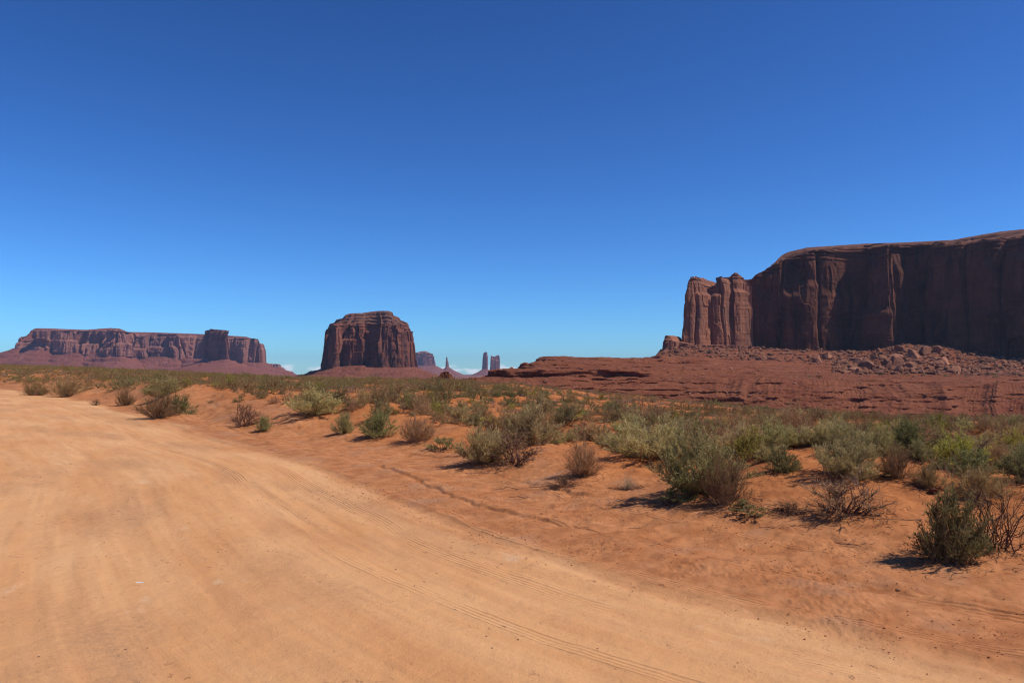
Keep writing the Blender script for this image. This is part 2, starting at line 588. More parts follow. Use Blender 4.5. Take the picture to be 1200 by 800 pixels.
# foreground shrubs, read off the photograph: column, row of the foot, width, height (photo pixels), kind, label
FRONT = [
    (1112, 668, 88, 98, 'green', 'round dense dark-green bush nearest the road, beside a dead brown tangle'),
    (1166, 652, 84, 92, 'dead', 'dark dead brown tangle right behind the round dark-green bush'),
    (992, 616, 104, 58, 'dead', 'leaning dead bush of bare forked branches alone on open sand'),
    (926, 606, 34, 17, 'dead', 'low scrap of dead twigs left of the leaning dead bush'),
    (880, 607, 52, 24, 'low', 'low sprawling green plant at the right foot of the biggest bush'),
    (792, 592, 46, 28, 'low', 'low sprawling green plant at the left foot of the biggest bush'),
    (852, 598, 58, 66, 'brown', 'brownish upright bush joined to the right side of the biggest bush'),
    (818, 586, 118, 92, 'sage', 'biggest grey-green bush at the middle of the scrub edge'),
    (756, 546, 96, 58, 'sage', 'wide grey-green bush just behind the biggest bush'),
    (736, 574, 30, 25, 'straw', 'small pale straw tuft in the shadow left of the biggest bush'),
    (684, 562, 46, 52, 'brown', 'thin upright brown bush alone on bare sand'),
    (662, 574, 34, 22, 'dead', 'dark bare twigs at the left foot of the thin brown bush'),
    (566, 546, 66, 60, 'sage', 'loose grey-green bush leaning over a sandy mound edge'),
    (622, 524, 74, 54, 'sage', 'grey-green bush with long pale shoots behind the sandy mound'),
    (604, 548, 64, 44, 'dead', 'pale tangle of dead stems hanging over the sandy mound edge'),
    (490, 520, 46, 37, 'brown', 'rounded orange-brown bush with a dark shadow under it'),
    (520, 530, 40, 24, 'low', 'low straggling green plant right of the orange-brown bush'),
    (444, 515, 46, 34, 'green', 'compact green bush left of the orange-brown bush'),
    (402, 510, 28, 30, 'sage', 'small upright green bush on the sand slope by the bend'),
    (368, 492, 68, 42, 'sage', 'wide bush with a black hollow base above the sand slope'),
    (286, 502, 40, 32, 'dead', 'leaning bare brown bush on the sand slope'),
    (310, 507, 22, 20, 'green', 'little green bush low on the sand slope'),
    (186, 492, 50, 36, 'brown', 'brown bush sprawling lowest on the sand bank, with a green one above'),
    (208, 486, 40, 30, 'green', 'dull green bush on the sand bank above the sprawling brown bush'),
    (192, 466, 46, 28, 'sage', 'grey-green bush on top of the pale sand bank'),
    (146, 476, 22, 24, 'brown', 'single small brown bush halfway down the sand bank'),
    (112, 475, 12, 9, 'dead', 'tiny dead twig clump near the road on the sand bank'),
    (80, 466, 42, 27, 'brown', 'brown bush at the bank foot close to the road bend'),
    (42, 464, 30, 20, 'brown', 'brown bush at the far bend, close to the left picture edge'),
    (875, 545, 54, 46, 'yellow', 'bush with a bright green crown behind the biggest bush'),
    (916, 556, 44, 36, 'green', 'green bush beside a dark eroded sand lip'),
    (986, 566, 84, 60, 'sage', 'broad brown-green bush above the leaning dead bush'),
    (1050, 566, 42, 46, 'brown', 'upright reddish-brown bush right of the broad brown-green bush'),
    (1088, 576, 40, 34, 'brown', 'small brown bush beside a pale stone'),
    (1142, 594, 80, 42, 'brown', 'reddish-brown bush row behind the dead brown tangle'),
    (1138, 556, 84, 48, 'dead', 'dark twiggy bush with pale bare branches'),
    (1186, 538, 42, 36, 'yellow', 'yellow-green bush at the right edge of the scrub'),
    (928, 518, 48, 46, 'brown', 'tall brown bush behind the green crowned bush'),
]
MOUND_PX = [(640, 540, 2.2, .22), (690, 560, 1.3, .12), (820, 590, 2.0, .18), (745, 550, 1.8, .15), (575, 545, 1.4, .15), (1112, 655, 1.1, .06), (985, 575, 2.2, .2),
            (1050, 590, 1.6, .14), (370, 490, 2.2, .2), (310, 490, 2.0, .15), (200, 470, 3.0, .3), (260, 470, 3.0, .3), (80, 458, 4.0, .3), (450, 505, 1.8, .15)]
_m = [(*hit(a, b, lambda X, Y: ground_z(X, Y, False))[:2], r, h) for a, b, r, h in MOUND_PX]
MOUNDS += _m


# ------------------------------------------------------------------ ground and road, one sheet split along the road edge
def build_ground():
    a_front = np.radians(np.linspace(-40, 40, 860))
    a_rest = np.radians(np.linspace(40, 320, 92))[1:-1]
    ang = np.concatenate([a_front, a_rest])
    r = np.concatenate([[0.3, 1, 2, 3, 4], np.geomspace(5, 30, 540), np.geomspace(30, 110, 190)[1:], np.geomspace(110, 13000, 140)[1:]])
    A, R = np.meshgrid(ang, r, indexing='ij')
    X, Y = R * np.sin(A), R * np.cos(A)
    z, s, d, dl, far, E, dist, px = ground_z(X.ravel(), Y.ravel(), True, True)
    V = np.stack([X.ravel(), Y.ravel(), z], -1)
    n, m = A.shape
    Fc = grid_faces(n, m, True)[:, ::-1]
    on = sstep(1.3, -1.2, d) * sstep(0.9, -0.9, dl)
    shoulder = sstep(-1.5, 0.4, d) * sstep(7.0, 3.0, d + 0.9 * vn(X.ravel() / 1.7, Y.ravel() / 1.7, seed=61))
    rv = np.stack([s, d, np.zeros_like(s)], -1)
    fm = (on[Fc].mean(1) > 0.5)
    for name, F_ in (('dirt_road', Fc[fm]), ('ground', Fc[~fm])):
        used = np.unique(F_)
        idx = np.full(len(V), -1)
        idx[used] = np.arange(len(used))
        me = mesh_np(name, V[used], idx[F_], M_GROUND, True)
        for an, arr in (('road', on), ('shoulder', shoulder), ('far', far)):
            at = me.attributes.new(an, 'FLOAT', 'POINT')
            at.data.foreach_set('value', arr[used].astype(np.float32))
        at = me.attributes.new('rvec', 'FLOAT_VECTOR', 'POINT')
        at.data.foreach_set('vector', rv[used].astype(np.float32).ravel())
        o = link(name, me)
        o['kind'] = 'structure'




# ------------------------------------------------------------------ cliffs
def columns(s, z, width, seed, amp, tilt, crack, cw, setback=0.0, zlo=0.0, zhi=1.0, warp=0.5, bh=0.0, ba=0.0):
    """blocky vertical joints: columns of uneven width, each set in or out, turned a little, cracked between, some broken off lower down"""
    p = s / width + warp * fbm(s / width * 0.4, z / (width * 2.6), seed=seed + 3, octv=2)
    k = np.floor(p)
    b0 = k + 0.55 * h1(k, seed)
    k = np.where(p < b0, k - 1, k)
    b0 = k + 0.55 * h1(k, seed)
    b1 = k + 1 + 0.55 * h1(k + 1, seed)
    q = (p - b0) / (b1 - b0)
    off = (h1(k, seed + 1) * 2 - 1) * amp
    tl = (h1(k, seed + 2) * 2 - 1) * tilt
    dq = np.minimum(q, 1 - q) * (b1 - b0) * width
    out = off + tl * (q - 0.5) - crack * h1(k, seed + 5) * np.exp(-(dq / cw) ** 2)
    if bh:
        zz = z / bh + 7.0 * h1(k, seed + 7)
        kb = np.floor(zz + 0.25 * vn(s / (width * 0.8), zz * 0.5, seed=seed + 9))
        out = out + ba * (2 * _h(k, kb, np.zeros_like(k), seed + 8) - 1)
    if setback:
        hz = zlo + (zhi - zlo) * (0.35 + 0.75 * h1(k, seed + 4))
        out = out - setback * h1(k, seed + 6) * sstep(hz - 0.01 * (zhi - zlo), hz + 0.05 * (zhi - zlo), z)
    return out


def dens(P, n):
    L = np.concatenate([[0], np.cumsum(np.hypot(np.diff(P[:, 0]), np.diff(P[:, 1])))])
    t = np.linspace(0, L[-1], n)
    return np.stack([np.interp(t, L, P[:, i]) for i in range(P.shape[1])], -1)


def cliff(front, depth, N, M, scale, batter, cap=None, capk=10, seed=1, rough=1.0, round_ends=0.35, brow=0.8, flute=1.0):
    """closed rock mass. front: (px, Y, top row, foot row) from left to right. Returns verts, faces, outline, foot z"""
    fr = np.array([(pixw(p, Y), Y, pixz(t, Y), pixz(b, Y)) for p, Y, t, b in front], float)
    nf = int(N * 0.72)
    f = dens(fr, nf)
    # gentle corners
    rad = f[:, :2] / np.linalg.norm(f[:, :2], axis=1)[:, None]
    u = np.linspace(0, 1, nf)
    nb = int(N * 0.18)
    ub = np.linspace(1, 0, nb)
    fb = np.stack([np.interp(ub, u, f[:, i]) for i in range(4)], -1)
    rb = fb[:, :2] / np.linalg.norm(fb[:, :2], axis=1)[:, None]
    prof = np.clip(np.minimum(ub, 1 - ub) / max(round_ends * 0.5, 1e-3), 0, 1)
    prof = 0.55 + 0.45 * np.sqrt(1 - (1 - prof) ** 2)
    fb[:, :2] += rb * (depth * prof)[:, None]
    ns = (N - nf - nb) // 2
    # the far side is narrower than the near one
    mid = fb[:, :2].mean(0)
    wide = np.linalg.norm(f[-1, :2] - f[0, :2])
    fb[:, :2] = mid + (fb[:, :2] - mid) * max(0.45, 1 - 0.7 * depth / wide)
    t = np.linspace(0, 1, ns + 2)[1:-1][:, None]
    s1 = f[-1] * (1 - t) + fb[0] * t
    s2 = fb[-1] * (1 - t) + f[0] * t
    P = np.vstack([f, s1, fb, s2])
    uu = np.concatenate([u, np.ones(ns), ub, np.zeros(ns)])
    n = len(P)
    # smooth plan a little
    Q = P[:, :2].copy()
    for it in range(90):
        Q2 = 0.25 * np.roll(Q, 1, 0) + 0.5 * Q + 0.25 * np.roll(Q, -1, 0)
        if it >= 6:
            Q2[20:nf - 20] = Q[20:nf - 20]
        Q = Q2
    tan = np.roll(Q, -6, 0) - np.roll(Q, 6, 0)
    nrm = np.stack([tan[:, 1], -tan[:, 0]], -1)
    nrm /= np.linalg.norm(nrm, axis=1)[:, None] + 1e-9
    for _ in range(60):
        nrm = 0.25 * np.roll(nrm, 1, 0) + 0.5 * nrm + 0.25 * np.roll(nrm, -1, 0)
    nrm /= np.linalg.norm(nrm, axis=1)[:, None] + 1e-9
    S = np.concatenate([[0], np.cumsum(np.linalg.norm(np.diff(Q, axis=0), axis=1))])
    tt = np.linspace(-0.06, 1, M)
    zt, zb = P[:, 2], P[:, 3]
    Z = zb[:, None] + (zt - zb)[:, None] * tt[None, :]
    kj = np.floor(S / (8.0 * scale) + 0.6 * vn(S / (20 * scale), 0 * S, seed=seed + 97))
    jag = scale * (1.7 * (h1(kj, seed + 98) - 0.6) + 0.7 * vn(S / (3 * scale), 0 * S, seed=seed + 99))
    Z = Z + jag[:, None] * sstep(0.75, 1.0, tt)[None, :] * min(1.0, rough)
    SS = np.broadcast_to(S[:, None], Z.shape)
    zlo, zhi = zb.min(), zt.max()
    D = np.zeros_like(Z)
    D += columns(SS, Z, 46 * scale, seed, 7.0 * scale, 9 * scale, 7 * scale, 2.2 * scale, 9 * scale, zlo, zhi, 0.22)
    pl = columns(SS, Z, 15 * scale, seed + 20, 2.4 * scale, 3.4 * scale, 3.0 * scale, 0.7 * scale, 4.0 * scale, zlo, zhi, 0.32, 24 * scale, 2.4 * scale)
    D += flute * pl * sstep(-0.55, 0.35, fbm(SS / (55 * scale), Z / (45 * scale), seed=seed + 90, octv=2))
    sm = columns(SS, Z, 5.2 * scale, seed + 40, 0.55 * scale, 1.1 * scale, 0.9 * scale, 0.35 * scale, 1.0 * scale, zlo, zhi, 0.5, 8 * scale, 0.9 * scale)
    D += flute * sm * sstep(-0.1, 0.5, fbm(SS / (30 * scale), Z / (22 * scale), seed=seed + 91, octv=2))
    # scooped alcoves where slabs have fallen away
    al = vn(SS / (38 * scale), Z / (120 * scale), seed=seed + 92)
    D -= 5.5 * scale * sstep(0.18, 0.24, al) * sstep(-0.3, 0.2, al)
    al = vn(SS / (13 * scale), Z / (55 * scale), seed=seed + 93)
    D -= 1.6 * scale * sstep(0.30, 0.35, al)
    D += 2.2 * scale * fbm(SS / (26 * scale), Z / (60 * scale), seed=seed + 60, octv=5, gain=0.55)
    D += 0.55 * scale * fbm(SS / (60 * scale), Z / (3.2 * scale), seed=seed + 70, octv=3) * (0.5 + 1.8 * sstep(0.84, 0.95, tt)[None, :])
    # thin beds under the rim
    D -= sstep(0.86, 0.93, tt)[None, :] * scale * (1.2 + 2.2 * vn(SS / (90 * scale), Z / (2.3 * scale), seed=seed + 95) + 1.0 * vn(SS / (25 * scale), Z / (1.2 * scale), seed=seed + 96))
    D *= rough
    # keep the outline at the two ends close to the plan
    back = (np.arange(n) >= nf)
    endw = np.where(back, 0.0, sstep(0.0, 0.08, np.minimum(uu, 1 - uu)))[:, None]
    D = D * (0.35 + 0.65 * endw)
    D = np.where(D > 0, D * (0.15 + 0.85 * endw), np.maximum(D, -(6 + 22 * endw) * scale))
    tcl = np.clip(tt, 0, 1)
    D = D - batter * tcl[None, :] + 0.0
    # rounded brow at the rim
    D -= brow * scale * sstep(0.98 if brow < 2 else 0.84, 1.0, tt)[None, :] ** 2
    X = Q[:, 0][:, None] + nrm[:, 0][:, None] * D
    Y = Q[:, 1][:, None] + nrm[:, 1][:, None] * D
    rows = [np.stack([X, Y, Z], -1)]
    # the top: ledges stepping back to a centre line
    fpx = np.array([p for p, *_ in front], float)
    mpx = fpx[0] + (fpx[-1] - fpx[0]) * (0.12 + 0.76 * uu)
    mY = np.interp(mpx, fpx, np.array([q[1] for q in front], float))
    mY = mY + 0.45 * depth
    med = np.stack([pixw(mpx, mY), mY], -1)
    rim = np.stack([X[:, -1], Y[:, -1]], -1)
    zr = Z[:, -1]
    rimS, zrS = rim.copy(), zr.copy()
    for _ in range(40):
        rimS = 0.25 * np.roll(rimS, 1, 0) + 0.5 * rimS + 0.25 * np.roll(rimS, -1, 0)
        zrS = 0.25 * np.roll(zrS, 1) + 0.5 * zrS + 0.25 * np.roll(zrS, -1)
    if cap is not None:
        cpx, cpy = zip(*cap)
    ap = 0.0
    for k in range(1, capk + 1):
        a = (k / capk) ** 1.4
        sm_ = min(1.0, 3.0 * k / capk)
        C = (rim * (1 - sm_) + rimS * sm_) * (1 - a) + med * a
        zz = zr * (1 - sm_) + zrS * sm_
        if cap is not None:
            pxx = 600 + F * C[:, 0] / C[:, 1]
            zc = pixz(np.interp(pxx, cpx, cpy), C[:, 1])
            lv = a * 6.0 + 0.35 * vn(S / (30 * scale), 0 * S, seed=seed + 88)
            fl = np.floor(lv)
            st = np.clip((fl + 0.35 * sstep(0.0, 0.7, lv - fl) + 0.65 * sstep(0.74, 0.86, lv - fl)) / 3.4, 0, 1)
            z = zz + (np.maximum(zc, zz - 1) - zz) * st
            ovh = 2.2 * scale * sstep(0.78, 0.9, lv - fl) * (0.35 + 0.65 * vn(S / (16 * scale), fl, seed=seed + 89))
            C = C + nrm * ovh[:, None] * endw * (a < 0.8)
        else:
            z = zz + 1.2 * scale * fbm(C[:, 0] / (20 * scale), C[:, 1] / (20 * scale), seed=seed + 80, octv=3) * min(1, 3 * a)
        z = z + 0.45 * scale * fbm(C[:, 0] / (5 * scale), C[:, 1] / (5 * scale), seed=seed + 81, octv=3) * (k < capk)
        rows.append(np.stack([C[:, 0], C[:, 1], z], -1)[:, None, :])
    global WALL_ROWS
    WALL_ROWS = M
    V = np.concatenate(rows, 1)
    m = V.shape[1]
    faces = grid_faces(n, m, True)
    return V.reshape(-1, 3), faces, Q, zb, nrm, S, P


def talus(Q, zb, R, zg, nl, scale, seed, ledges=0.5, zup=0.0):
    """apron of broken rock from the cliff foot down to the plain; R: one radius per outline point"""
    n = len(Q)
    C = Q.copy()
    for _ in range(220):
        C = 0.25 * np.roll(C, 1, 0) + 0.5 * C + 0.25 * np.roll(C, -1, 0)
    tan = np.roll(C, -10, 0) - np.roll(C, 10, 0)
    nr = np.stack([tan[:, 1], -tan[:, 0]], -1)
    nr /= np.linalg.norm(nr, axis=1)[:, None] + 1e-9
    for _ in range(60):
        nr = 0.25 * np.roll(nr, 1, 0) + 0.5 * nr + 0.25 * np.roll(nr, -1, 0)
    nr /= np.linalg.norm(nr, axis=1)[:, None] + 1e-9
    S = np.concatenate([[0], np.cumsum(np.linalg.norm(np.diff(C, axis=0), axis=1))])
    t = np.concatenate([[-0.12], np.linspace(0, 1, nl)])
    T, SS = np.meshgrid(t, S)
    RR = np.asarray(R)[:, None]
    X = Q[:, 0][:, None] * (1 - sstep(0, .3, T)) + C[:, 0][:, None] * sstep(0, .3, T) + nr[:, 0][:, None] * RR * T
    Y = Q[:, 1][:, None] * (1 - sstep(0, .3, T)) + C[:, 1][:, None] * sstep(0, .3, T) + nr[:, 1][:, None] * RR * T
    f = np.clip(T, 0, 1)
    gul = fbm(SS / (22 * scale), T * 0.8, seed=seed, octv=4)
    cone = 0.10 * vn(SS / (60 * scale), 0 * SS, seed=seed + 9)
    fp = np.clip(f * (1 + 0.25 * gul * (1 - f) + cone * (1 - f)), 0, 1)
    H = (zb[:, None] + zup) - zg
    prof = 1 - fp ** 0.82
    # hard layers make little cliffs at fixed heights
    lay = prof * H / (9.0 * scale) + 0.25 * vn(SS / (40 * scale), 0 * SS, seed=seed + 3)
    fr = lay - np.floor(lay)
    step = (np.floor(lay) + sstep(0.35, 0.65, fr) - lay) * 9.0 * scale
    mask = ledges * sstep(-0.2, 0.5, vn(SS / (30 * scale), np.floor(lay) * 3.7, seed=seed + 5)) * sstep(0, .12, f)
    Z = zg + H * prof + step * mask
    Z = Z + scale * (0.9 * fbm(X / (6 * scale), Y / (6 * scale), seed=seed + 7, octv=4, gain=0.6)) * (0.4 + 0.6 * sstep(0, .15, f)) * (1 - 0.4 * f)
    Z[:, 0] = zb + 1 + zup
    Z[:, -1] = zg - 6 * scale
    V = np.stack([X, Y, Z], -1)
    return V.reshape(-1, 3), grid_faces(n, V.shape[1], True)[:, ::-1]


def butte(name, label, cat, front, depth, N, M, scale, batter, mc, mt, R, zg, nl=50, cap=None, seed=1, rough=1.0, ledges=0.5, capk=10, group=None, capm=None, flute=1.0):
    V, Fc, Q, zb, nr, S, P = cliff(front, depth, N, M, scale, batter, cap, capk, seed, rough, flute=flute)
    base = Vector((float(Q[:, 0].mean()), float(Q[:, 1].mean()), zg))
    t = thing(name, label, cat, base, group)
    Vl = V - np.array(base)
    mcols = len(V) // len(Q)
    if cap is not None and capm is not None:
        top = (Fc % mcols).max(1) >= WALL_ROWS
        for nm, fs, mm in (('cliff', Fc[~top], mc), ('cap_rock', Fc[top], capm)):
            us = np.unique(fs)
            ix = np.zeros(len(V), int)
            ix[us] = np.arange(len(us))
            link(nm, mesh_np(nm, Vl[us], ix[fs][:, ::-1], mm), t)
    else:
        link('cliff', mesh_np('cliff', Vl, Fc[:, ::-1], mc), t)
    if R is not None:
        if isinstance(R, (int, float)):
            Rr = np.full(len(Q), float(R))
        else:
            pxq = 600 + F * Q[:, 0] / Q[:, 1]
            Rr = np.interp(pxq, [a for a, _ in R], [b for _, b in R])
        V, Fc = talus(Q, zb, Rr, zg, nl, scale, seed + 100, ledges)
        link('talus_slope', mesh_np('talus_slope', V - np.array(base), Fc, mt), t)
    return t, base


# big mesa on the right: shaded wall, and the lit tower at its end
T_MESA = None
MESA_FRONT = [(858, 1000, 332, 408), (866, 994, 329, 408), (878, 986, 325, 408), (888, 980, 319, 408), (900, 976, 311, 408), (922, 965, 299, 409), (945, 955, 293, 410), (975, 955, 291, 411),
              (990, 962, 289.5, 412), (1000, 972, 289, 412), (1012, 960, 288, 412), (1040, 936, 287, 412), (1054, 938, 286.5, 410), (1062, 975, 286, 408), (1080, 962, 286, 406),
              (1117, 925, 284, 408), (1147, 900, 280, 414), (1174, 880, 276, 420), (1200, 862, 273, 424), (1300, 800, 262, 432), (1420, 730, 250, 440), (1560, 670, 240, 450)]
MESA_CAP = [(858, 332), (878, 324), (890, 316.5), (900, 309), (922, 296), (945, 290.5), (980, 288), (1012, 286), (1080, 283.5), (1117, 281.5), (1147, 276), (1174, 271.5), (1200, 269), (1420, 250), (1560, 240)]
mesa, mesa_base = butte('mesa', 'huge dark mesa with a sheer shaded wall and a lit tower at its end', 'mesa', MESA_FRONT, 330, 1700, 240, 1.0, 7.0, M_SHADECLIFF, M_TALUS, None, -16,
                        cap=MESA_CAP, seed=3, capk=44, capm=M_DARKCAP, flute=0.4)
TOWER_FRONT = [(799, 953, 372, 408), (801, 945, 350, 408), (803.5, 942, 336, 408), (807, 941, 328, 408), (812, 940, 324, 408), (820, 944, 323, 408), (826, 949, 325, 408), (830, 954, 329.5, 408), (833, 960, 335, 408), (836, 956, 329, 408), (840, 954, 325, 408), (846, 954, 323.4, 408), (852, 961, 324.5, 408), (857, 964, 323, 408), (860, 961, 320, 408), (868, 962, 318, 408), (876, 967, 318.5, 408), (881, 972, 322, 408), (886, 981, 330, 408)]
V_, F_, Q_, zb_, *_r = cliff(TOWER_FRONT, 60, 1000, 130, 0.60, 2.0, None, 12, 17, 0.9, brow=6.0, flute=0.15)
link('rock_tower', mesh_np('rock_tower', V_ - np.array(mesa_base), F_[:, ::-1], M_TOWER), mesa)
FOOT_FRONT = [(774, 928, 404, 414), (776, 926, 394, 414), (781, 924, 392.5, 413), (786, 924, 394, 412), (789, 924, 399, 411), (796, 928, 401, 410), (812, 924, 403, 409), (840, 922, 404, 409), (884, 918, 405, 410)]
V_, F_, Q_, zb_, *_r = cliff(FOOT_FRONT, 40, 700, 22, 0.30, 0.5, None, 6, 29)
link('foot_ledge', mesh_np('foot_ledge', V_ - np.array(mesa_base), F_[:, ::-1], M_TOWER), mesa)

# lone butte in the middle
YB = 1800
butte('butte', 'big lone flat-topped butte with a stepped cap and dark fluted walls', 'butte',
      [(374.5, 1885, 386, 432), (376, 1868, 384, 432), (382, 1832, 382, 431), (390, 1795, 379.5, 430), (394, 1788, 379, 429), (399, 1802, 379, 429), (409, 1786, 378.5, 429), (418, 1792, 378, 428), (424, 1786, 378, 428), (432, 1800, 378, 428), (438, 1794, 378.5, 429), (448, 1782, 378.5, 430), (462, 1780, 379, 431), (472, 1782, 380, 431), (477, 1800, 381.5, 430), (484, 1822, 383, 430), (488, 1830, 386, 430), (489, 1865, 390, 430)],
      190, 1500, 100, 1.25, 8.5, M_BUTTE, M_TALUS, [(374, 108), (390, 105), (470, 100), (489, 92)], -15.5, 70,
      cap=[(374, 392), (383, 381), (392, 378), (394, 374.8), (402, 373), (405, 369), (411, 367.3), (424, 367), (434, 365.5), (445, 364.3), (455, 364.5), (460, 366), (461, 369.5), (467, 372), (469, 375.5), (476, 377.5), (480, 380.5), (489, 400)], seed=41, capk=48, ledges=0.6, rough=1.15, capm=M_CAP)

# long mesa far on the left, and the squat tower before it
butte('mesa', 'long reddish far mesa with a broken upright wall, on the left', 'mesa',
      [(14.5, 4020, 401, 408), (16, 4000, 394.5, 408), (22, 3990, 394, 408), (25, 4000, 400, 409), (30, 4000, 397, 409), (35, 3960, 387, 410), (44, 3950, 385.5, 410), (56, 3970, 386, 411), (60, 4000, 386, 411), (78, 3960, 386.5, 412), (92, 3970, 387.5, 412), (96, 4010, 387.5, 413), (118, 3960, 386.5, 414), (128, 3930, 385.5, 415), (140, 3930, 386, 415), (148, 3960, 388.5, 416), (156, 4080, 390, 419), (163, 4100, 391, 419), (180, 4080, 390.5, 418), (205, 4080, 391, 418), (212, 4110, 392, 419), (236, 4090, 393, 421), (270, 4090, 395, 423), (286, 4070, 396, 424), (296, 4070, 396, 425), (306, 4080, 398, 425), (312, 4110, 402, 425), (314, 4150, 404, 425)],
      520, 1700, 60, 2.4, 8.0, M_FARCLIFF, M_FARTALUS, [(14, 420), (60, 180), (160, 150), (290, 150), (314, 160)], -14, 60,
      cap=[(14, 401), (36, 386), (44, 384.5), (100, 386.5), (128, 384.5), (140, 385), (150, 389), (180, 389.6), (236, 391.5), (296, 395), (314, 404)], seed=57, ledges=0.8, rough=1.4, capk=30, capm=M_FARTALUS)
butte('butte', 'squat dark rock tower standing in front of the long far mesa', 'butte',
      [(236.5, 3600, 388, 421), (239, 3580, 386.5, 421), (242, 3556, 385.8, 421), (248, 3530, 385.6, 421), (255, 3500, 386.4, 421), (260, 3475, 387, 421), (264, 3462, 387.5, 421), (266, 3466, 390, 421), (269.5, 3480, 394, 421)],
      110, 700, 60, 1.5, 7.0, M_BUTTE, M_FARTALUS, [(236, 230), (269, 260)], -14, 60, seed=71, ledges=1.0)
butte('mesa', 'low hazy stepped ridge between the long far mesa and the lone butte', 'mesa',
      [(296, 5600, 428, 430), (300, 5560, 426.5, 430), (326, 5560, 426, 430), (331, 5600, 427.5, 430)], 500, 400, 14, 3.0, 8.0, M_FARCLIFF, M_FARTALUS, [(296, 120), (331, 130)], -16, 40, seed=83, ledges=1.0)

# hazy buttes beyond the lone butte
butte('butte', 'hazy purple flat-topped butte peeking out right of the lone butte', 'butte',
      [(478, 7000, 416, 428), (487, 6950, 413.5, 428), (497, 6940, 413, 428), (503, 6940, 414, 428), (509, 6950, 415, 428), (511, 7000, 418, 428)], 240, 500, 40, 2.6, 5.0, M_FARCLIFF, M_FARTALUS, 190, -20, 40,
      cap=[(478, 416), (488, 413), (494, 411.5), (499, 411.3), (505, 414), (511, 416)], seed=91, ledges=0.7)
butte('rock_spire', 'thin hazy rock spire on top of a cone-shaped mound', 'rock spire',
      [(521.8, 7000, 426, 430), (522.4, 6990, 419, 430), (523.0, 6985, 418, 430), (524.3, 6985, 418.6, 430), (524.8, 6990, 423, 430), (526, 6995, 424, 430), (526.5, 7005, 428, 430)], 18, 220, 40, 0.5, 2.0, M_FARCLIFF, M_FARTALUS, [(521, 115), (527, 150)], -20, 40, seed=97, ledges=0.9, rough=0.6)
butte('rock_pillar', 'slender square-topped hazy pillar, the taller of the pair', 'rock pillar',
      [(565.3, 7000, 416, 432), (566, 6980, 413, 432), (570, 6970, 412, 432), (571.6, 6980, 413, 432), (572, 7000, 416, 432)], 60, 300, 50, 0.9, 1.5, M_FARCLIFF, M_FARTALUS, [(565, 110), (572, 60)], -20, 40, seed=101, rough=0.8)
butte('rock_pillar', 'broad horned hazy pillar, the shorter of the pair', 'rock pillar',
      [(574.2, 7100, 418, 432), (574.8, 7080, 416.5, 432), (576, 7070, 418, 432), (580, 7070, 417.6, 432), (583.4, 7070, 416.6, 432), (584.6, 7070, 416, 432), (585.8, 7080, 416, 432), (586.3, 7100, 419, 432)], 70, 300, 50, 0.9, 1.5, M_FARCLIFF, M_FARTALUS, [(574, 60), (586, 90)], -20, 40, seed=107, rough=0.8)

# ------------------------------------------------------------------ terraced red hill running up to the mesa's foot
HY_ = [372, 385, 400, 415, 430, 470, 560, 720, 890, 1050, 1250]
HT = {
    430: [0] * 11,
    505: [0] * 11,
    530: [482, 464, 454, 449, 447, 450, 455, 0, 0, 0, 0],
    560: [480, 461, 451, 445, 441.5, 444, 450, 456, 0, 0, 0],
    580: [479, 460, 450, 442, 435, 436, 444, 450, 0, 0, 0],
    600: [479, 460, 450, 441, 432.5, 430.5, 433, 442, 450, 0, 0],
    618: [479, 460, 450, 441, 433, 427.5, 427.5, 436, 445, 0, 0],
    634: [480, 461, 451, 442, 434, 424, 419.5, 425, 440, 0, 0],
    640: [480, 461, 451, 442, 434, 423.5, 418, 421, 438, 0, 0],
    700: [482, 464, 453, 444, 435, 426, 419, 420, 432, 0, 0],
    740: [484, 466, 455, 446, 437, 428, 422, 421, 428, 440, 0],
    760: [486, 468, 457, 447, 438, 430, 424, 420.5, 421, 430, 445],
    775: [487, 470, 458, 448, 439, 431, 425, 418, 413, 410, 425],
    800: [489, 472, 460, 450, 441, 433, 427, 418, 408, 404, 410],
    870: [492, 476, 463, 452, 444, 438, 431, 421, 410, 405, 408],
    950: [496, 482, 467, 454, 446, 441, 435, 425, 413, 408, 405],
    1010: [498, 484, 469, 455, 447, 444, 440, 429, 414.5, 410, 405],
    1060: [499, 486, 470, 455, 447, 444, 440, 424, 406, 402, 400],
    1100: [500, 488, 471, 456, 448, 445, 441, 426, 406, 402, 400],
    1150: [500, 488, 471, 456, 449, 446, 442, 430, 416, 410, 400],
    1200: [500, 488, 471, 456, 449, 447, 443, 433, 421, 415, 405],
    1500: [500, 488, 471, 456, 449, 447, 443, 434, 424, 418, 410],
}
_hp = sorted(HT)
_hz = np.array([[(pixz(v, Y) if v else LOW - 4) for v, Y in zip(HT[p], HY_)] for p in _hp])


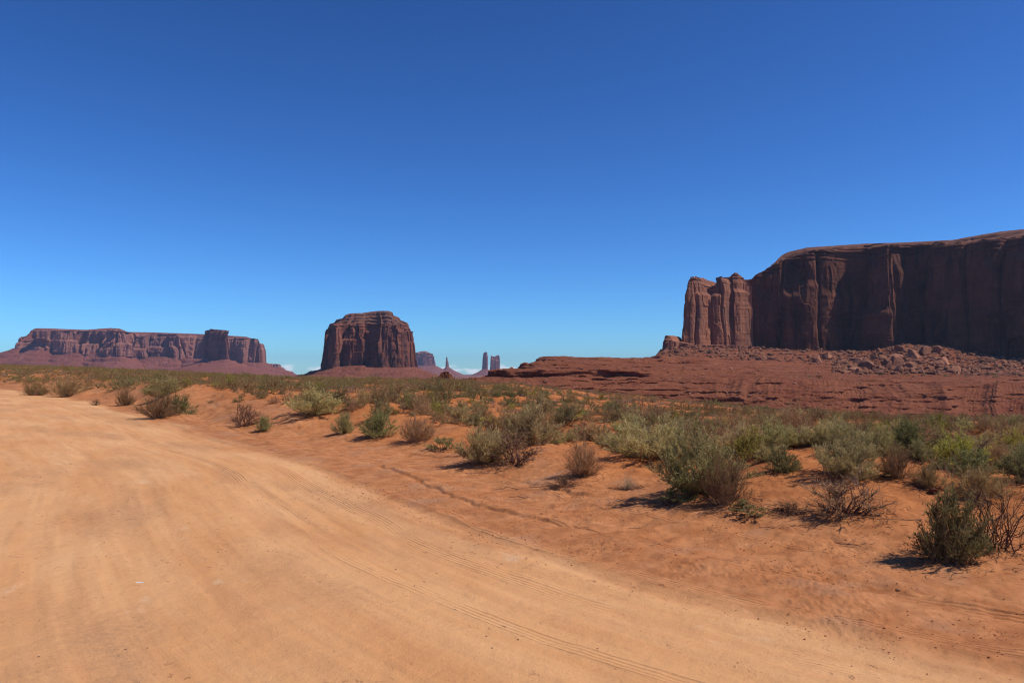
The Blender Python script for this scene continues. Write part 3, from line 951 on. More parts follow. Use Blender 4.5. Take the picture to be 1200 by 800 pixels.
def hill_z(x, y, detail=True, under=False):
    x, y = np.asarray(x, float), np.asarray(y, float)
    px = np.clip(600 + F * x / y, _hp[0], _hp[-1])
    warp = y + (7 * vn(x / 80, y / 400, seed=201) + 2.5 * vn(x / 26, y / 200, seed=202)) * sstep(374, 384, y) * (1 - sstep(600, 700, y))
    yc = np.clip(warp, HY_[0], HY_[-1])
    i = np.clip(np.searchsorted(_hp, px, side='right') - 1, 0, len(_hp) - 2)
    hp = np.array(_hp, float)
    tx = (px - hp[i]) / (hp[i + 1] - hp[i])
    tx = tx * tx * (3 - 2 * tx)
    hy = np.array(HY_, float)
    j = np.clip(np.searchsorted(hy, yc, side='right') - 1, 0, len(hy) - 2)
    ty = (yc - hy[j]) / (hy[j + 1] - hy[j])
    z = (_hz[i, j] * (1 - tx) + _hz[i + 1, j] * tx) * (1 - ty) + (_hz[i, j + 1] * (1 - tx) + _hz[i + 1, j + 1] * tx) * ty
    # gullies down the front slopes
    fr = sstep(374, 386, y) * (1 - sstep(424, 440, y))
    gx = px + 10 * vn(x / 40, y / 40, seed=203)
    bad = sstep(760, 880, px)
    g1 = (1 - np.abs(vn(gx / 60, y / 500, seed=204))) * 4.6
    z = z + fr * (g1 - 3.0) * (0.25 + 0.75 * bad)
    # hard beds: little cliffs at fixed heights
    sh = np.zeros_like(z)
    for bedh, wt, sx, sd, q0, q1 in ((4.2, 0.90, 130, 206, 0.40, 0.58), (1.5, 0.70, 60, 236, 0.34, 0.62)):
        lay = z / bedh + 0.20 * vn(x / 90, y / 90, seed=sd)
        k = np.floor(lay)
        q = lay - k
        a = wt * sstep(0.0, 0.45, vn(x / sx, k * 5.3, seed=sd + 1) + (0.35 - 0.25 * bad) * vn(x / 21, k * 2.3, seed=sd + 2) + 0.6 * (h1(k, sd + 7) - .15)) * (1 - (0.5 if bedh > 3 else 0.3) * bad)
        z = z + (k + sstep(q0, q1, q) - lay) * bedh * a
        sh = sh + (1 - (0.3 if bedh > 3 else 0.8) * bad) * a * bedh * 0.8 * np.exp(-((q - q0 - 0.04) / 0.055) ** 2)
    g2 = (1 - np.abs(vn(gx / 15, y / 260, seed=205))) * 1.1 + (1 - np.abs(vn(gx / 4.5, y / 200, seed=212))) * 0.45
    z = z + fr * (g2 - 1.0) * (0.2 + 0.8 * bad)
    if detail:
        z = z + 0.55 * fbm(x / 7, y / 7, seed=210, octv=4, gain=0.6)
        rub = sstep(570, 660, y) * sstep(960, 1020, px)
        z = z + rub * 1.3 * fbm(x / 9, y / 9, seed=215, octv=3)
    return (z, sh) if under else z


def build_hill():
    px = np.concatenate([np.arange(440, 1215, 0.8), np.linspace(1216, 1490, 60)])
    Y = np.concatenate([np.linspace(368, 482, 330), np.linspace(482.6, 660, 200), np.linspace(662, 1100, 150), np.linspace(1110, 1240, 12)])
    PX, YY = np.meshgrid(px, Y, indexing='ij')
    X = pixw(PX, YY)
    Z, SH = [q.reshape(X.shape) for q in hill_z(X.ravel(), YY.ravel(), True, True)]
    # undercut the little cliffs: the beds lean out towards the viewer a touch
    XY = np.stack([X, YY - 1.3 * vn(X / 9, Z / 1.1, seed=220) + SH, Z], -1).reshape(-1, 3)
    me = mesh_np('hill', XY, grid_faces(len(px), len(Y)), M_HILL)
    o = link('hill', me)
    o['kind'] = 'structure'


build_hill()

# layered outcrop at the tip of the hill
butte('rock_outcrop', 'small layered red rock stack at the tip of the terraced hill', 'rock outcrop',
      [(505, 360, 450, 462), (506.5, 356, 445, 462), (510, 353, 441, 462), (514, 352, 437.5, 462), (520, 352, 435.3, 462), (527, 352, 435.3, 462), (531, 353, 438.5, 462), (535, 354, 444, 462), (539, 357, 448, 462), (541, 360, 452, 462)],
      14, 500, 60, 0.13, 0.8, M_HILL, M_HILL, 13.0, -18.0, 24, seed=131, rough=0.9)


# ------------------------------------------------------------------ boulders and rubble below the wall
def rock_mesh(name, seed, sub, mat, flat=0.7):
    import bmesh
    bm = bmesh.new()
    bmesh.ops.create_icosphere(bm, subdivisions=sub, radius=1)
    rs = np.random.default_rng(seed)
    V = np.array([v.co for v in bm.verts])
    for _ in range(9):                       # split planes
        nn = rs.normal(size=3)
        nn /= np.linalg.norm(nn)
        dd = V @ nn
        cutd = rs.uniform(0.45, 0.8)
        V = V - np.where(dd > cutd, dd - cutd, 0)[:, None] * nn
    V = V * (1 + 0.07 * fbm(V[:, 0] * 2, V[:, 1] * 2, V[:, 2] * 2, seed=seed)[:, None])
    V[:, 2] *= flat
    for v, c in zip(bm.verts, V):
        v.co = c
    me = bpy.data.meshes.new(name)
    bm.to_mesh(me)
    bm.free()
    me.materials.append(mat)
    return me


BR = [rock_mesh('boulder', 300 + k, 3, M_BOULDER, (0.75, 0.6, 0.9, 0.55, 0.8, 1.0)[k]) for k in range(6)]
_hf = lambda X, Y: hill_z(X, Y, False)
BIG = [  # px, row of the foot, width px, mesh, turn, label
    (1097, 413, 17, 3, (0.2, 0.75, 0.3), 'huge tilted slab balanced on top of the rubble heap'),
    (1083, 417, 15, 5, (0.1, 0.2, 0.9), 'big blunt boulder leaning against the tilted slab'),
    (1072, 420, 15, 0, (0, 0.1, 0.2), 'dark block left of the tilted slab on the rubble heap'),
    (1105, 428, 20, 4, (0.1, 0.3, 1.2), 'broad wedge-shaped boulder below the tilted slab'),
    (1064, 433, 13, 5, (0.5, 0.2, 0.4), 'upright rounded boulder at the heart of the rubble'),
    (1054, 436, 15, 3, (0.1, -0.6, 0.2), 'flat slanting slab at the rubble foot'),
    (1052, 428, 12, 0, (0, 0, 0.8), 'square pale block in the middle of the rubble'),
    (1006, 428, 12, 5, (0.2, 0.5, 0.1), 'tall leaning boulder at the left end of the rubble'),
    (970, 421, 15, 1, (0, 0.1, 0.5), 'low broad block on the slope at the wall foot, left of the rubble'),
    (958, 424, 13, 4, (0, 0, 1.5), 'dark squarish block lying left of all the rubble'),
    (1157, 425, 9, 5, (0, 0.1, 0.3), 'lone upright block on the rubble crest at the right'),
    (1030, 434, 10, 0, (0.3, 0.2, 2.0), 'pale boulder low in the rubble, left of the flat slanting slab'),
]
for px, py, w, k, rot, lab in BIG:
    x, y, z = hit(px, py, _hf, 310, 1100, 2500)
    r = w / F * y * 0.55
    o = link('boulder', BR[k], None, (x, y, z + 0.35 * r))
    o.scale = (r, r * 0.9, r)
    o.rotation_euler = rot
    tag(o, lab, 'boulder', 'boulders fallen below the mesa wall')
cnt = 0
while cnt < 210:
    px, py = random.uniform(985, 1200), random.uniform(406, 439)
    if py < np.interp(px, [985, 1020, 1060, 1100, 1118, 1150, 1200], [424, 418, 407, 410, 418, 421, 428]):
        continue
    x, y, z = hit(px, py, _hf, 310, 1100, 1200)
    if y < 560:
        continue
    r = min(7.5, 1.05 * (1 - random.random()) ** -0.55)
    o = link('boulder', BR[cnt % 6], None, (x, y, z + 0.3 * r))
    o.scale = (r * random.uniform(.9, 1.4), r, r * random.uniform(.7, 1.1))
    o.rotation_euler = (random.uniform(-.5, .5), random.uniform(-.5, .5), random.uniform(0, 6.3))
    tag(o, 'reddish block among the many strewn across the rubble heap', 'boulder', 'blocks strewn over the rubble heap')
    cnt += 1


def soup(name, pts, sizes, seed, mat, flat=0.7, mesh=None):
    """many small stones in one sheet of stones"""
    import bmesh
    rs = np.random.default_rng(seed)
    bm = bmesh.new()
    bmesh.ops.create_icosphere(bm, subdivisions=1, radius=1)
    B = np.array([v.co for v in bm.verts])
    Fi = np.array([[v.index for v in f.verts] for f in bm.faces])
    bm.free()
    n, nb = len(pts), len(B)
    J = B[None] * (1 + 0.3 * rs.uniform(-1, 1, (n, nb, 1)))
    sc = np.stack([rs.uniform(.8, 1.4, n), rs.uniform(.7, 1.1, n), rs.uniform(.75, 1.25, n) * flat], -1)
    J = J * sc[:, None] * np.asarray(sizes)[:, None, None]
    a = rs.uniform(0, 6.28, n)
    ca, sa = np.cos(a)[:, None], np.sin(a)[:, None]
    J = np.stack([J[..., 0] * ca - J[..., 1] * sa, J[..., 0] * sa + J[..., 1] * ca, J[..., 2]], -1)
    V = (J + np.asarray(pts)[:, None]).reshape(-1, 3)
    Fa = (Fi[None] + (np.arange(n) * nb)[:, None, None]).reshape(-1, 3)
    return mesh_np(name, V, Fa, mat)


# small broken rock between the boulders, over the tower foot and the benches
n = 5200
px = np.concatenate([RNG.uniform(975, 1210, 3600), RNG.uniform(775, 1000, 1600)])
yy = np.concatenate([RNG.uniform(575, 920, 3600), RNG.uniform(700, 1010, 1600)])
xx = pixw(px, yy)
sz = np.minimum(3.4, 0.62 * (1 - RNG.random(n)) ** -0.5)
o = link('rubble', soup('rubble', np.stack([xx, yy, hill_z(xx, yy) + 0.15 * sz], -1), sz, 5, M_BOULDER))
o['kind'] = 'stuff'
n = 900
px = RNG.uniform(530, 1200, n)
yy = RNG.uniform(378, 620, n)
xx = pixw(px, yy)
sz = np.minimum(1.1, 0.22 * (1 - RNG.random(n)) ** -0.5)
o = link('scree', soup('scree', np.stack([xx, yy, hill_z(xx, yy) + 0.1 * sz], -1), sz, 6, M_BOULDER))
o['kind'] = 'stuff'


# ------------------------------------------------------------------ shrubs
def quads_along(P0, P1, w0, w1, rs):
    """flat tapered strips from P0 to P1, each turned at random about its length"""
    d = P1 - P0
    r = rs.normal(size=d.shape)
    sd = np.cross(d, r)
    sd /= np.linalg.norm(sd, axis=1)[:, None] + 1e-9
    a, b = sd * np.asarray(w0).reshape(-1, 1) / 2, sd * np.asarray(w1).reshape(-1, 1) / 2
    V = np.stack([P0 - a, P0 + a, P1 + b, P1 - b], 1).reshape(-1, 3)
    Fq = np.arange(len(V)).reshape(-1, 4)
    return V, Fq


def tubes(chains, rs):
    """three-sided tapered stems from a list of (points, radii)"""
    Vs, Fs, o = [], [], 0
    for P, R in chains:
        P = np.asarray(P)
        n = len(P)
        d = np.gradient(P, axis=0)
        d /= np.linalg.norm(d, axis=1)[:, None] + 1e-9
        ref = np.array([0.3, 0.9, 0.1])
        u = np.cross(d, ref)
        u /= np.linalg.norm(u, axis=1)[:, None] + 1e-9
        v = np.cross(d, u)
        ring = []
        for k in range(3):
            a = k * 2.0944
            ring.append(P + (u * math.cos(a) + v * math.sin(a)) * np.asarray(R)[:, None])
        V = np.stack(ring, 1).reshape(-1, 3)
        I = np.arange(n - 1)
        for k in range(3):
            k2 = (k + 1) % 3
            Fs.append(np.stack([I * 3 + k, I * 3 + k2, (I + 1) * 3 + k2, (I + 1) * 3 + k], -1) + o)
        Vs.append(V)
        o += len(V)
    return np.vstack(Vs), np.vstack(Fs)


def stem_set(rs, n, spread, h, lean, droop, r0, seg=5, base=0.26, wig=0.04, inner=0.35, lobes=7):
    """stems gathered into uneven lobes, with low skirts round the foot"""
    laz = rs.uniform(0, 6.283) + np.arange(lobes) * 6.283 / lobes + rs.normal(size=lobes) * 0.35
    lout = spread * rs.uniform(0.15, 0.78, lobes)
    lh = rs.uniform(0.70, 1.08, lobes)
    ch = []
    for i in range(n):
        k = rs.integers(lobes)
        skirt = rs.random() < 0.34
        if skirt:
            az = rs.uniform(0, 6.283)
            out = spread * rs.uniform(0.62, 1.04)
            hh = h * rs.uniform(0.10, 0.42)
            tip = np.array([math.cos(az) * out, math.sin(az) * out, hh])
        else:
            c = np.array([math.cos(laz[k]) * lout[k], math.sin(laz[k]) * lout[k]])
            q = rs.normal(size=2) * spread * 0.27
            tip2 = c + q
            out = np.hypot(*tip2)
            if out > spread:
                tip2 *= spread / out
                out = spread
            hh = h * lh[k] * math.sqrt(max(0.06, 1 - (0.9 * out / spread) ** 2)) * rs.uniform(.62, 1.05)
            tip = np.array([tip2[0], tip2[1], hh])
        b = base * spread * 2 * math.sqrt(rs.random()) * rs.uniform(0, 1)
        d2 = tip[:2] / (np.hypot(*tip[:2]) + 1e-6)
        a2 = rs.uniform(-.8, .8)
        d2 = np.array([d2[0] * math.cos(a2) - d2[1] * math.sin(a2), d2[0] * math.sin(a2) + d2[1] * math.cos(a2)])
        t = np.linspace(0, 1, seg)
        P = np.zeros((seg, 3))
        P[:, :2] = (d2 * b)[None] * (1 - t ** lean)[:, None] + tip[:2][None] * (t ** lean)[:, None]
        P[:, 2] = hh * (t - droop * t ** 3) / (1 - droop) if droop < 0.6 else hh * t
        P[1:, :] += rs.normal(size=(seg - 1, 3)) * wig * spread * np.array([1, 1, .6])
        P[:, 2] = np.maximum(P[:, 2], 0.0)
        P[0, 2] = -0.06
        ch.append((P, r0 * (1 - 0.75 * t) * rs.uniform(.6, 1.2)))
    return ch


def sample_chain(ch, rs, n, lo=0.3, hi=1.0, power=0.8):
    idx = rs.integers(0, len(ch), n)
    seg = len(ch[0][0])
    P = np.array([c[0] for c in ch])
    t = (lo + (hi - lo) * rs.random(n) ** power) * (seg - 1)
    k = np.minimum(t.astype(int), seg - 2)
    f = (t - k)[:, None]
    A, B = P[idx, k], P[idx, k + 1]
    d = B - A
    d /= np.linalg.norm(d, axis=1)[:, None] + 1e-9
    return A * (1 - f) + B * f, d


def leaf_cloud(ch, rs, ntwig, nleaf, twl, ll, lw, up=0.5, lo=0.35):
    """twigs off the stems, leaves off the twigs"""
    P, d = sample_chain(ch, rs, ntwig, lo)
    dirn = d * 0.9 + rs.normal(size=d.shape) * 0.55 + np.array([0, 0, up])
    dirn /= np.linalg.norm(dirn, axis=1)[:, None]
    ln = twl * rs.uniform(.4, 1.2, ntwig)[:, None]
    Q = P + dirn * ln
    P[:, 2] = np.maximum(P[:, 2], 0.005)
    Q[:, 2] = np.maximum(Q[:, 2], 0.01)
    V1, F1 = quads_along(P, Q, np.full(ntwig, lw * 0.6), np.full(ntwig, lw * 0.3), rs)
    k = rs.integers(0, ntwig, nleaf)
    f = rs.uniform(0.1, 1.05, nleaf)[:, None]
    A = P[k] + (Q[k] - P[k]) * f
    ld = dirn[k] * 0.8 + rs.normal(size=(nleaf, 3)) * 0.6 + np.array([0, 0, 0.2])
    ld /= np.linalg.norm(ld, axis=1)[:, None]
    B = A + ld * (ll * rs.uniform(.6, 1.3, nleaf))[:, None]
    B[:, 2] = np.maximum(B[:, 2], 0.004)
    V2, F2 = quads_along(A, B, np.full(nleaf, lw), np.full(nleaf, lw * 0.45), rs)
    return np.vstack([V1, V2]), np.vstack([F1, F2 + len(V1)])


KINDS = {
    # name, category, leaf material, stem material
    'sage': ('sagebrush', 'shrub', M_SAGE, M_STEM),
    'green': ('green_bush', 'shrub', M_DARKSAGE, M_STEM),
    'brown': ('dry_bush', 'shrub', M_BROWN, M_STEM),
    'yellow': ('yellow_bush', 'shrub', M_YELLOW, M_STEM),
    'dead': ('dead_bush', 'dead shrub', M_BROWN, M_DEAD),
    'low': ('sprawling_plant', 'plant', M_DARKSAGE, M_STEM),
    'straw': ('grass_tuft', 'grass tuft', M_STRAW, M_STRAW),
}


def bush_mesh(kind, seed, lod):
    """unit bush: about 1 wide, 1 tall (scaled later). lod 0 near, 1 middle, 2 far"""
    rs = np.random.default_rng(seed)
    q = (1.0, 0.34, 0.10)[lod]
    big = (1.0, 1.6, 3.0)[lod]
    ns = max(7, int(1 + 46 * (1, .55, .25)[lod]))
    if kind == 'sage':
        ch = stem_set(rs, int(ns * 1.6), 0.5, 0.88, 0.8, 0.15, 0.006)
        lf = leaf_cloud(ch, rs, int(3000 * q), int(8600 * q), 0.15, 0.040 * big ** .6, 0.0085 * big, 0.8, 0.06)
    elif kind == 'green':
        ch = stem_set(rs, int(ns * 1.8), 0.5, 0.92, 0.75, 0.25, 0.006)
        lf = leaf_cloud(ch, rs, int(2400 * q), int(8200 * q), 0.12, 0.036 * big ** .6, 0.0100 * big, 0.35, 0.03)
    elif kind == 'brown':
        ch = stem_set(rs, int(ns * 1.8), 0.5, 0.9, 0.85, 0.1, 0.005)
        lf = leaf_cloud(ch, rs, int(3600 * q), int(3000 * q), 0.19, 0.050 * big ** .6, 0.0062 * big, 0.9, 0.05)
    elif kind == 'yellow':
        ch = stem_set(rs, int(ns * 1.6), 0.5, 0.92, 0.8, 0.15, 0.005)
        lf = leaf_cloud(ch, rs, int(1500 * q), int(6800 * q), 0.11, 0.034 * big ** .6, 0.0100 * big, 0.9, 0.25)
    elif kind == 'dead':
        ch = stem_set(rs, 36 if lod == 0 else 12, 0.52, 0.85, 1.0, 0.25, 0.010, 7, wig=0.045, inner=.3)
        P, d = sample_chain(ch, rs, int(420 * max(q, .3)), 0.25)
        tw = []
        for a, b in zip(P, d):
            g = b + rs.normal(size=3) * 0.7
            g /= np.linalg.norm(g)
            L = rs.uniform(.08, .26)
            pts = np.array([a + g * L * t + rs.normal(size=3) * 0.012 for t in (0, .5, 1)])
            pts[:, 2] = np.maximum(pts[:, 2], 0.0)
            tw.append((pts, np.array([.0045, .003, .0015]) * big ** .5))
        lf = leaf_cloud(ch, rs, int(700 * q) + 20, int(700 * q) + 20, 0.12, 0.04, 0.006 * big, 0.3, 0.3)
        sv = tubes(ch, rs)
        tv = tubes(tw, rs)
        return lf, (np.vstack([sv[0], tv[0]]), np.vstack([sv[1], tv[1] + len(sv[0])]))
    elif kind == 'low':
        ch = stem_set(rs, 26, 0.52, 0.62, 0.8, 0.5, 0.006, wig=.06)
        lf = leaf_cloud(ch, rs, 500, 2200, 0.10, 0.045, 0.017, 0.4, 0.3)
    else:
        ch = stem_set(rs, 150, 0.5, 0.95, 1.7, 0.1, 0.004, 4, .18)
        lf = leaf_cloud(ch, rs, 260, 160, 0.2, 0.06, 0.006, 0.9, 0.2)
    return lf, tubes(ch, rs)


PROTO = {}


def protos(kind, lod, n):
    k = (kind, lod)
    if k not in PROTO:
        nm, cat, ml, ms = KINDS[kind]
        L = []
        for i in range(n):
            lf, st = bush_mesh(kind, 1000 + 37 * i + 211 * list(KINDS).index(kind) + lod, lod)
            if lod < 2:
                L.append((mesh_np('foliage', lf[0], lf[1], ml), mesh_np('stems', st[0], st[1], ms)))
            else:
                me = mesh_np(nm, np.vstack([lf[0], st[0]]), np.vstack([lf[1], st[1] + len(lf[0])]), ml)
                L.append((me, None))
        PROTO[k] = L
    return PROTO[k]


PLACED = []


def place_bush(kind, lod, i, x, y, z, w, h, label, group, turn, tilt=(0, 0)):
    nm, cat, ml, ms = KINDS[kind]
    pr = protos(kind, lod, 7)
    lf, st = pr[i % len(pr)]
    if lod < 2:
        t = thing(nm, label, cat, (x, y, z), group)
        link('twigs' if kind == 'dead' else 'foliage', lf, t)
        link('stems', st, t)
    else:
        t = link(nm, lf, None, (x, y, z))
        tag(t, label, cat, group)
    t.scale = (w, w, h)
    t.rotation_euler = (tilt[0], tilt[1], turn)
    PLACED.append((x, y, w / 2))
    return t


_gf = lambda X, Y: ground_z(X, Y, False)
FRONT_OBJ = []
for i, (px, py, w, h, kind, lab) in enumerate(FRONT):
    x, y, z = hit(px, py, _gf)
    wm, hm = w / F * y, h / F * y
    y2 = y + wm * 0.30
    x2 = pixw(px, y2)
    z2 = float(_gf(x2, y2))
    FRONT_OBJ.append(place_bush(kind, 0, i, float(x2), float(y2), z2 - 0.02, wm * 1.04, hm * 1.05, lab, 'shrubs along the edge of the road' if kind in ('sage', 'green', 'brown', 'yellow') else None,
               random.uniform(0, 6.3), (random.uniform(-.06, .06), random.uniform(-.06, .06) + (0.35 if 'leaning dead' in lab else 0))))

# the rest of the scrub, scattered over the plain
ENTRY = {
    'sage': 'grey-green bush in the crowded scrub of the plain',
    'green': 'darker green bush in the crowded scrub of the plain',
    'brown': 'brown dried-up bush in the crowded scrub of the plain',
    'yellow': 'bright yellow-green bush in the far part of the scrub plain',
    'dead': 'bare dark bush amid the crowded scrub of the plain',
}
cand = []
rs = np.random.default_rng(99)
NC = 125000
Yc = np.sqrt(rs.uniform(10 ** 2, 290 ** 2, NC))
pxc = rs.uniform(-170, 1400, NC)
Xc = pixw(pxc, Yc)
zc, sc_, dc, dlc, farc, Ec, distc, _px = ground_z(Xc, Yc, False, True)
sbc = sc_ - RS[6 * 7]
lim = np.interp(sbc, [-20, 0, 15, 35, 60, 120], [5.2, 6.8, 5.4, 3.0, 2.6, 2.4])
pat = fbm(Xc / 9, Yc / 9, seed=301, octv=3)
prob = sstep(-0.85, -0.1, pat + 0.25 * sstep(18, 50, Yc) + 0.5 * sstep(840, 940, pxc) * sstep(14, 20, Yc)) * np.where(dc > lim, 1, 0) * (distc < Ec * 1.03)
prob *= np.where(pxc > 540, 1 - 0.66 * sstep(48, 85, Yc) * sstep(540, 620, pxc) * sstep(1010, 900, pxc), 1.0)
keep = rs.random(NC) < prob * np.interp(Yc, [10, 30, 80, 200], [1.0, 1.0, 0.95, 0.8])
order = np.argsort(Yc)
cells = {}
for (x, y, r) in PLACED:
    cells.setdefault((int(x // 3), int(y // 3)), []).append((x, y, r))
picks = []
for i in order:
    if not keep[i]:
        continue
    x, y = Xc[i], Yc[i]
    n4 = vn(x / 7, y / 7, seed=311) + rs.normal() * 0.45
    u = rs.random()
    yb = 0.07 + 0.30 * float(sstep(55, 120, y)) * float(sstep(620, 420, pxc[i])) * (vn(x / 14, y / 14, seed=313) > -0.15)
    if u < yb:
        kind = 'yellow'
    elif n4 > 0.85:
        kind = 'green'
    elif n4 > 0.02:
        kind = 'sage'
    elif u > 0.92:
        kind = 'dead'
    else:
        kind = 'brown'
    w = rs.uniform(0.5, 1.25) * (0.85 if kind in ('green', 'yellow') else 1)
    if rs.random() < 0.35:
        w *= 0.55
    if pxc[i] > 560 and y > 36:
        w *= 0.72
    sp = (0.21 if pxc[i] > 850 else 0.225) if y < 62 else 0.25
    ok = True
    cx, cy = int(x // 3), int(y // 3)
    for a in (-1, 0, 1):
        for b in (-1, 0, 1):
            for (qx, qy, qr) in cells.get((cx + a, cy + b), ()):
                if (qx - x) ** 2 + (qy - y) ** 2 < ((qr + w / 2) * 2 * sp) ** 2:
                    ok = False
    if not ok:
        continue
    cells.setdefault((cx, cy), []).append((x, y, w / 2))
    picks.append((x, y, zc[i], w, kind))
for (x, y, z, w, kind) in picks:
    if y < 34:
        MOUNDS.append((x, y, 0.8 * w, random.uniform(.08, .17) * w))
for o_ in FRONT_OBJ:
    o_.location.z = float(_gf(o_.location.x, o_.location.y)) - 0.02
picks = [(x, y, float(q), w, k) for (x, y, z, w, k), q in zip(picks, ground_z(np.array([p[0] for p in picks]), np.array([p[1] for p in picks]), False))]
build_ground()
LIM = {'sage': 280, 'green': 230, 'brown': 280, 'yellow': 180, 'dead': 90}
used = {k: 0 for k in LIM}
far_parts = {}
for j, (x, y, z, w, kind) in enumerate(picks):
    h = w * random.uniform(.5, .85) * (1.1 if kind == 'brown' else 1)
    if used[kind] < LIM[kind]:
        used[kind] += 1
        lod = 0 if y < 22 else (1 if y < 55 else 2)
        place_bush(kind, lod, random.randrange(99), float(x), float(y), float(z) - 0.03, w, h, ENTRY[kind], ENTRY[kind].replace('bush', 'bushes', 1), random.uniform(0, 6.3),
                   (random.uniform(-.08, .08), random.uniform(-.08, .08)))
    else:
        far_parts.setdefault(kind, []).append((x, y, z - 0.03, w, h))
print('scrub picks', len(picks), used, {k: len(v) for k, v in far_parts.items()})
# the crowd of far shrubs behind them reads as one mass
Vs, Fs, mats, mi, o_ = [], [], [], [], 0
for kk, (kind, lst) in enumerate(far_parts.items()):
    src = []
    for i in range(4):
        rs2 = np.random.default_rng(i + 50 * kk)
        lf, st = bush_mesh(kind, 5000 + i, 2)
        src.append((lf[0], lf[1]))
    mats.append(KINDS[kind][2])
    for n_, (x, y, z, w, h) in enumerate(lst):
        V, Fq = src[n_ % 4]
        keepf = Fq[::4] if y > 110 else (Fq[::2] if y > 50 else Fq)
        a = random.uniform(0, 6.3)
        f = 1.0
        R = np.stack([(V[:, 0] * math.cos(a) - V[:, 1] * math.sin(a)) * w + x, (V[:, 0] * math.sin(a) + V[:, 1] * math.cos(a)) * w + y, V[:, 2] * h + z], -1)
        us = np.unique(keepf)
        ix = np.zeros(len(V), int)
        ix[us] = np.arange(len(us))
        Vs.append(R[us])
        Fs.append(ix[keepf] + o_)
        mi.append(np.full(len(keepf), kk))
        o_ += len(us)
if Vs:
    me = mesh_np('far_scrub', np.vstack(Vs), np.vstack(Fs), None)
    for m_ in mats:
        me.materials.append(m_)
    me.polygons.foreach_set('material_index', np.concatenate(mi).astype(np.int32))
    o = link('far_scrub', me)
    o['kind'] = 'stuff'

# green shrubs on the bench below the rubble
for i in range(26):
    px, py = random.uniform(860, 1200), random.uniform(437, 444)
    if i < 7:
        px, py = (1056, 1064, 1166, 1034, 1083, 1108, 1132)[i], (440, 441, 442, 439.5, 440, 441, 442)[i]
    x, y, z = hit(px, py, _hf, 320, 900, 900)
    w = random.uniform(2.2, 3.6) if i < 7 else random.uniform(1.0, 2.2)
    place_bush('green', 2, i, x, y, z - 0.1, w, w * 0.75, 'dark green shrub on the bench at the foot of the rubble', 'green shrubs on the bench below the rubble', random.uniform(0, 6))

# ------------------------------------------------------------------ sticks, litter and stones on the ground
def stick_mesh(seed, mat, fork=True):
    rs = np.random.default_rng(seed)
    t = np.linspace(0, 1, 7)
    P = np.stack([t - .5, 0.10 * np.sin(t * 4 + seed) + rs.normal(size=7) * .03, 0.03 + np.abs(rs.normal(size=7)) * .03], -1)
    ch = [(P, 0.016 * (1 - .6 * t))]
    if fork:
        for k in (2, 3, 4, 5):
            g = np.array([rs.uniform(.3, 1), rs.uniform(-1, 1), rs.uniform(0, .35)])
            L = rs.uniform(.15, .4)
            ch.append((np.array([P[k] + g * L * s for s in (0, .5, 1)]) + rs.normal(size=(3, 3)) * .01, np.array([.010, .007, .004])))
    V, Fq = tubes(ch, rs)
    return mesh_np('twig', V, Fq, mat)


STK = [stick_mesh(k, M_DEAD) for k in range(4)]
STP = [stick_mesh(k + 10, M_PALE) for k in range(2)]
TW = [(905, 622, 30, 0), (920, 598, 26, 1), (640, 572, 40, 2), (590, 575, 34, 3), (610, 585, 30, 0), (700, 577, 26, 1), (1000, 640, 40, 2), (1060, 640, 26, 3), (1180, 610, 34, 0), (1150, 640, 40, 1),
      (745, 620, 16, 2), (270, 497, 18, 3), (230, 487, 18, 0), (330, 498, 20, 1), (560, 556, 30, 2), (1015, 600, 40, 3), (870, 560, 30, 0), (1060, 612, 40, 1)]
for i, (px, py, w, k) in enumerate(TW):
    x, y, z = hit(px, py, _gf)
    o = link('twig', STK[k], None, (x, y, z))
    s = w / F * y
    o.scale = (s, s, s)
    o.rotation_euler = (0, 0, random.uniform(-.6, .6) + (3.14 if i % 2 else 0))
    tag(o, 'dark forked dead twig lying on the red sand', 'twig', 'dead twigs lying on the sand')
for i, (px, py, w, k, lab) in enumerate([(1030, 606, 22, 0, 'pale bleached branch beside the leaning dead bush'), (664, 556, 26, 1, 'pale bleached branch beside the thin upright brown bush'),
                                         (1165, 628, 22, 1, 'pale bleached branch caught in the dead brown tangle')]):
    x, y, z = hit(px, py, _gf)
    o = link('branch', STP[k], None, (x, y, z + 0.02))
    s = w / F * y
    o.scale = (s, s, s)
    o.rotation_euler = (0, -0.15, random.uniform(0, 6))
    tag(o, lab, 'branch')
x, y, z = hit(164, 684.5, _gf)
V, Fq = tubes([(np.array([(-.042, 0, .008), (0, .003, .010), (.042, 0, .008)]), np.array([.007, .008, .007]))], None)
M_WHITE = mat_leaf('white_wood', (0.78, 0.74, 0.68), (0.82, 0.78, 0.72), 0.0, 0.0)
o = link('stick', mesh_np('stick', V, Fq, M_WHITE), None, (x, y, z + 0.004))
tag(o, 'short white stick lying alone on the dirt road', 'stick')
ROCKS = [rock_mesh('stone', 700 + k, 2, M_BOULDER, .7) for k in range(3)]
for px, py, w, lab in [(1051, 694, 9, 'small dark stone alone on the packed sand near the road'), (1095, 578, 13, 'pale rounded stone between the brown bushes'), (970, 628, 5, 'small stone below the leaning dead bush')]:
    x, y, z = hit(px, py, _gf)
    r = w / F * y * .5
    o = link('stone', ROCKS[int(w) % 3], None, (x, y, z + r * .3))
    o.scale = (r, r, r)
    tag(o, lab, 'stone')

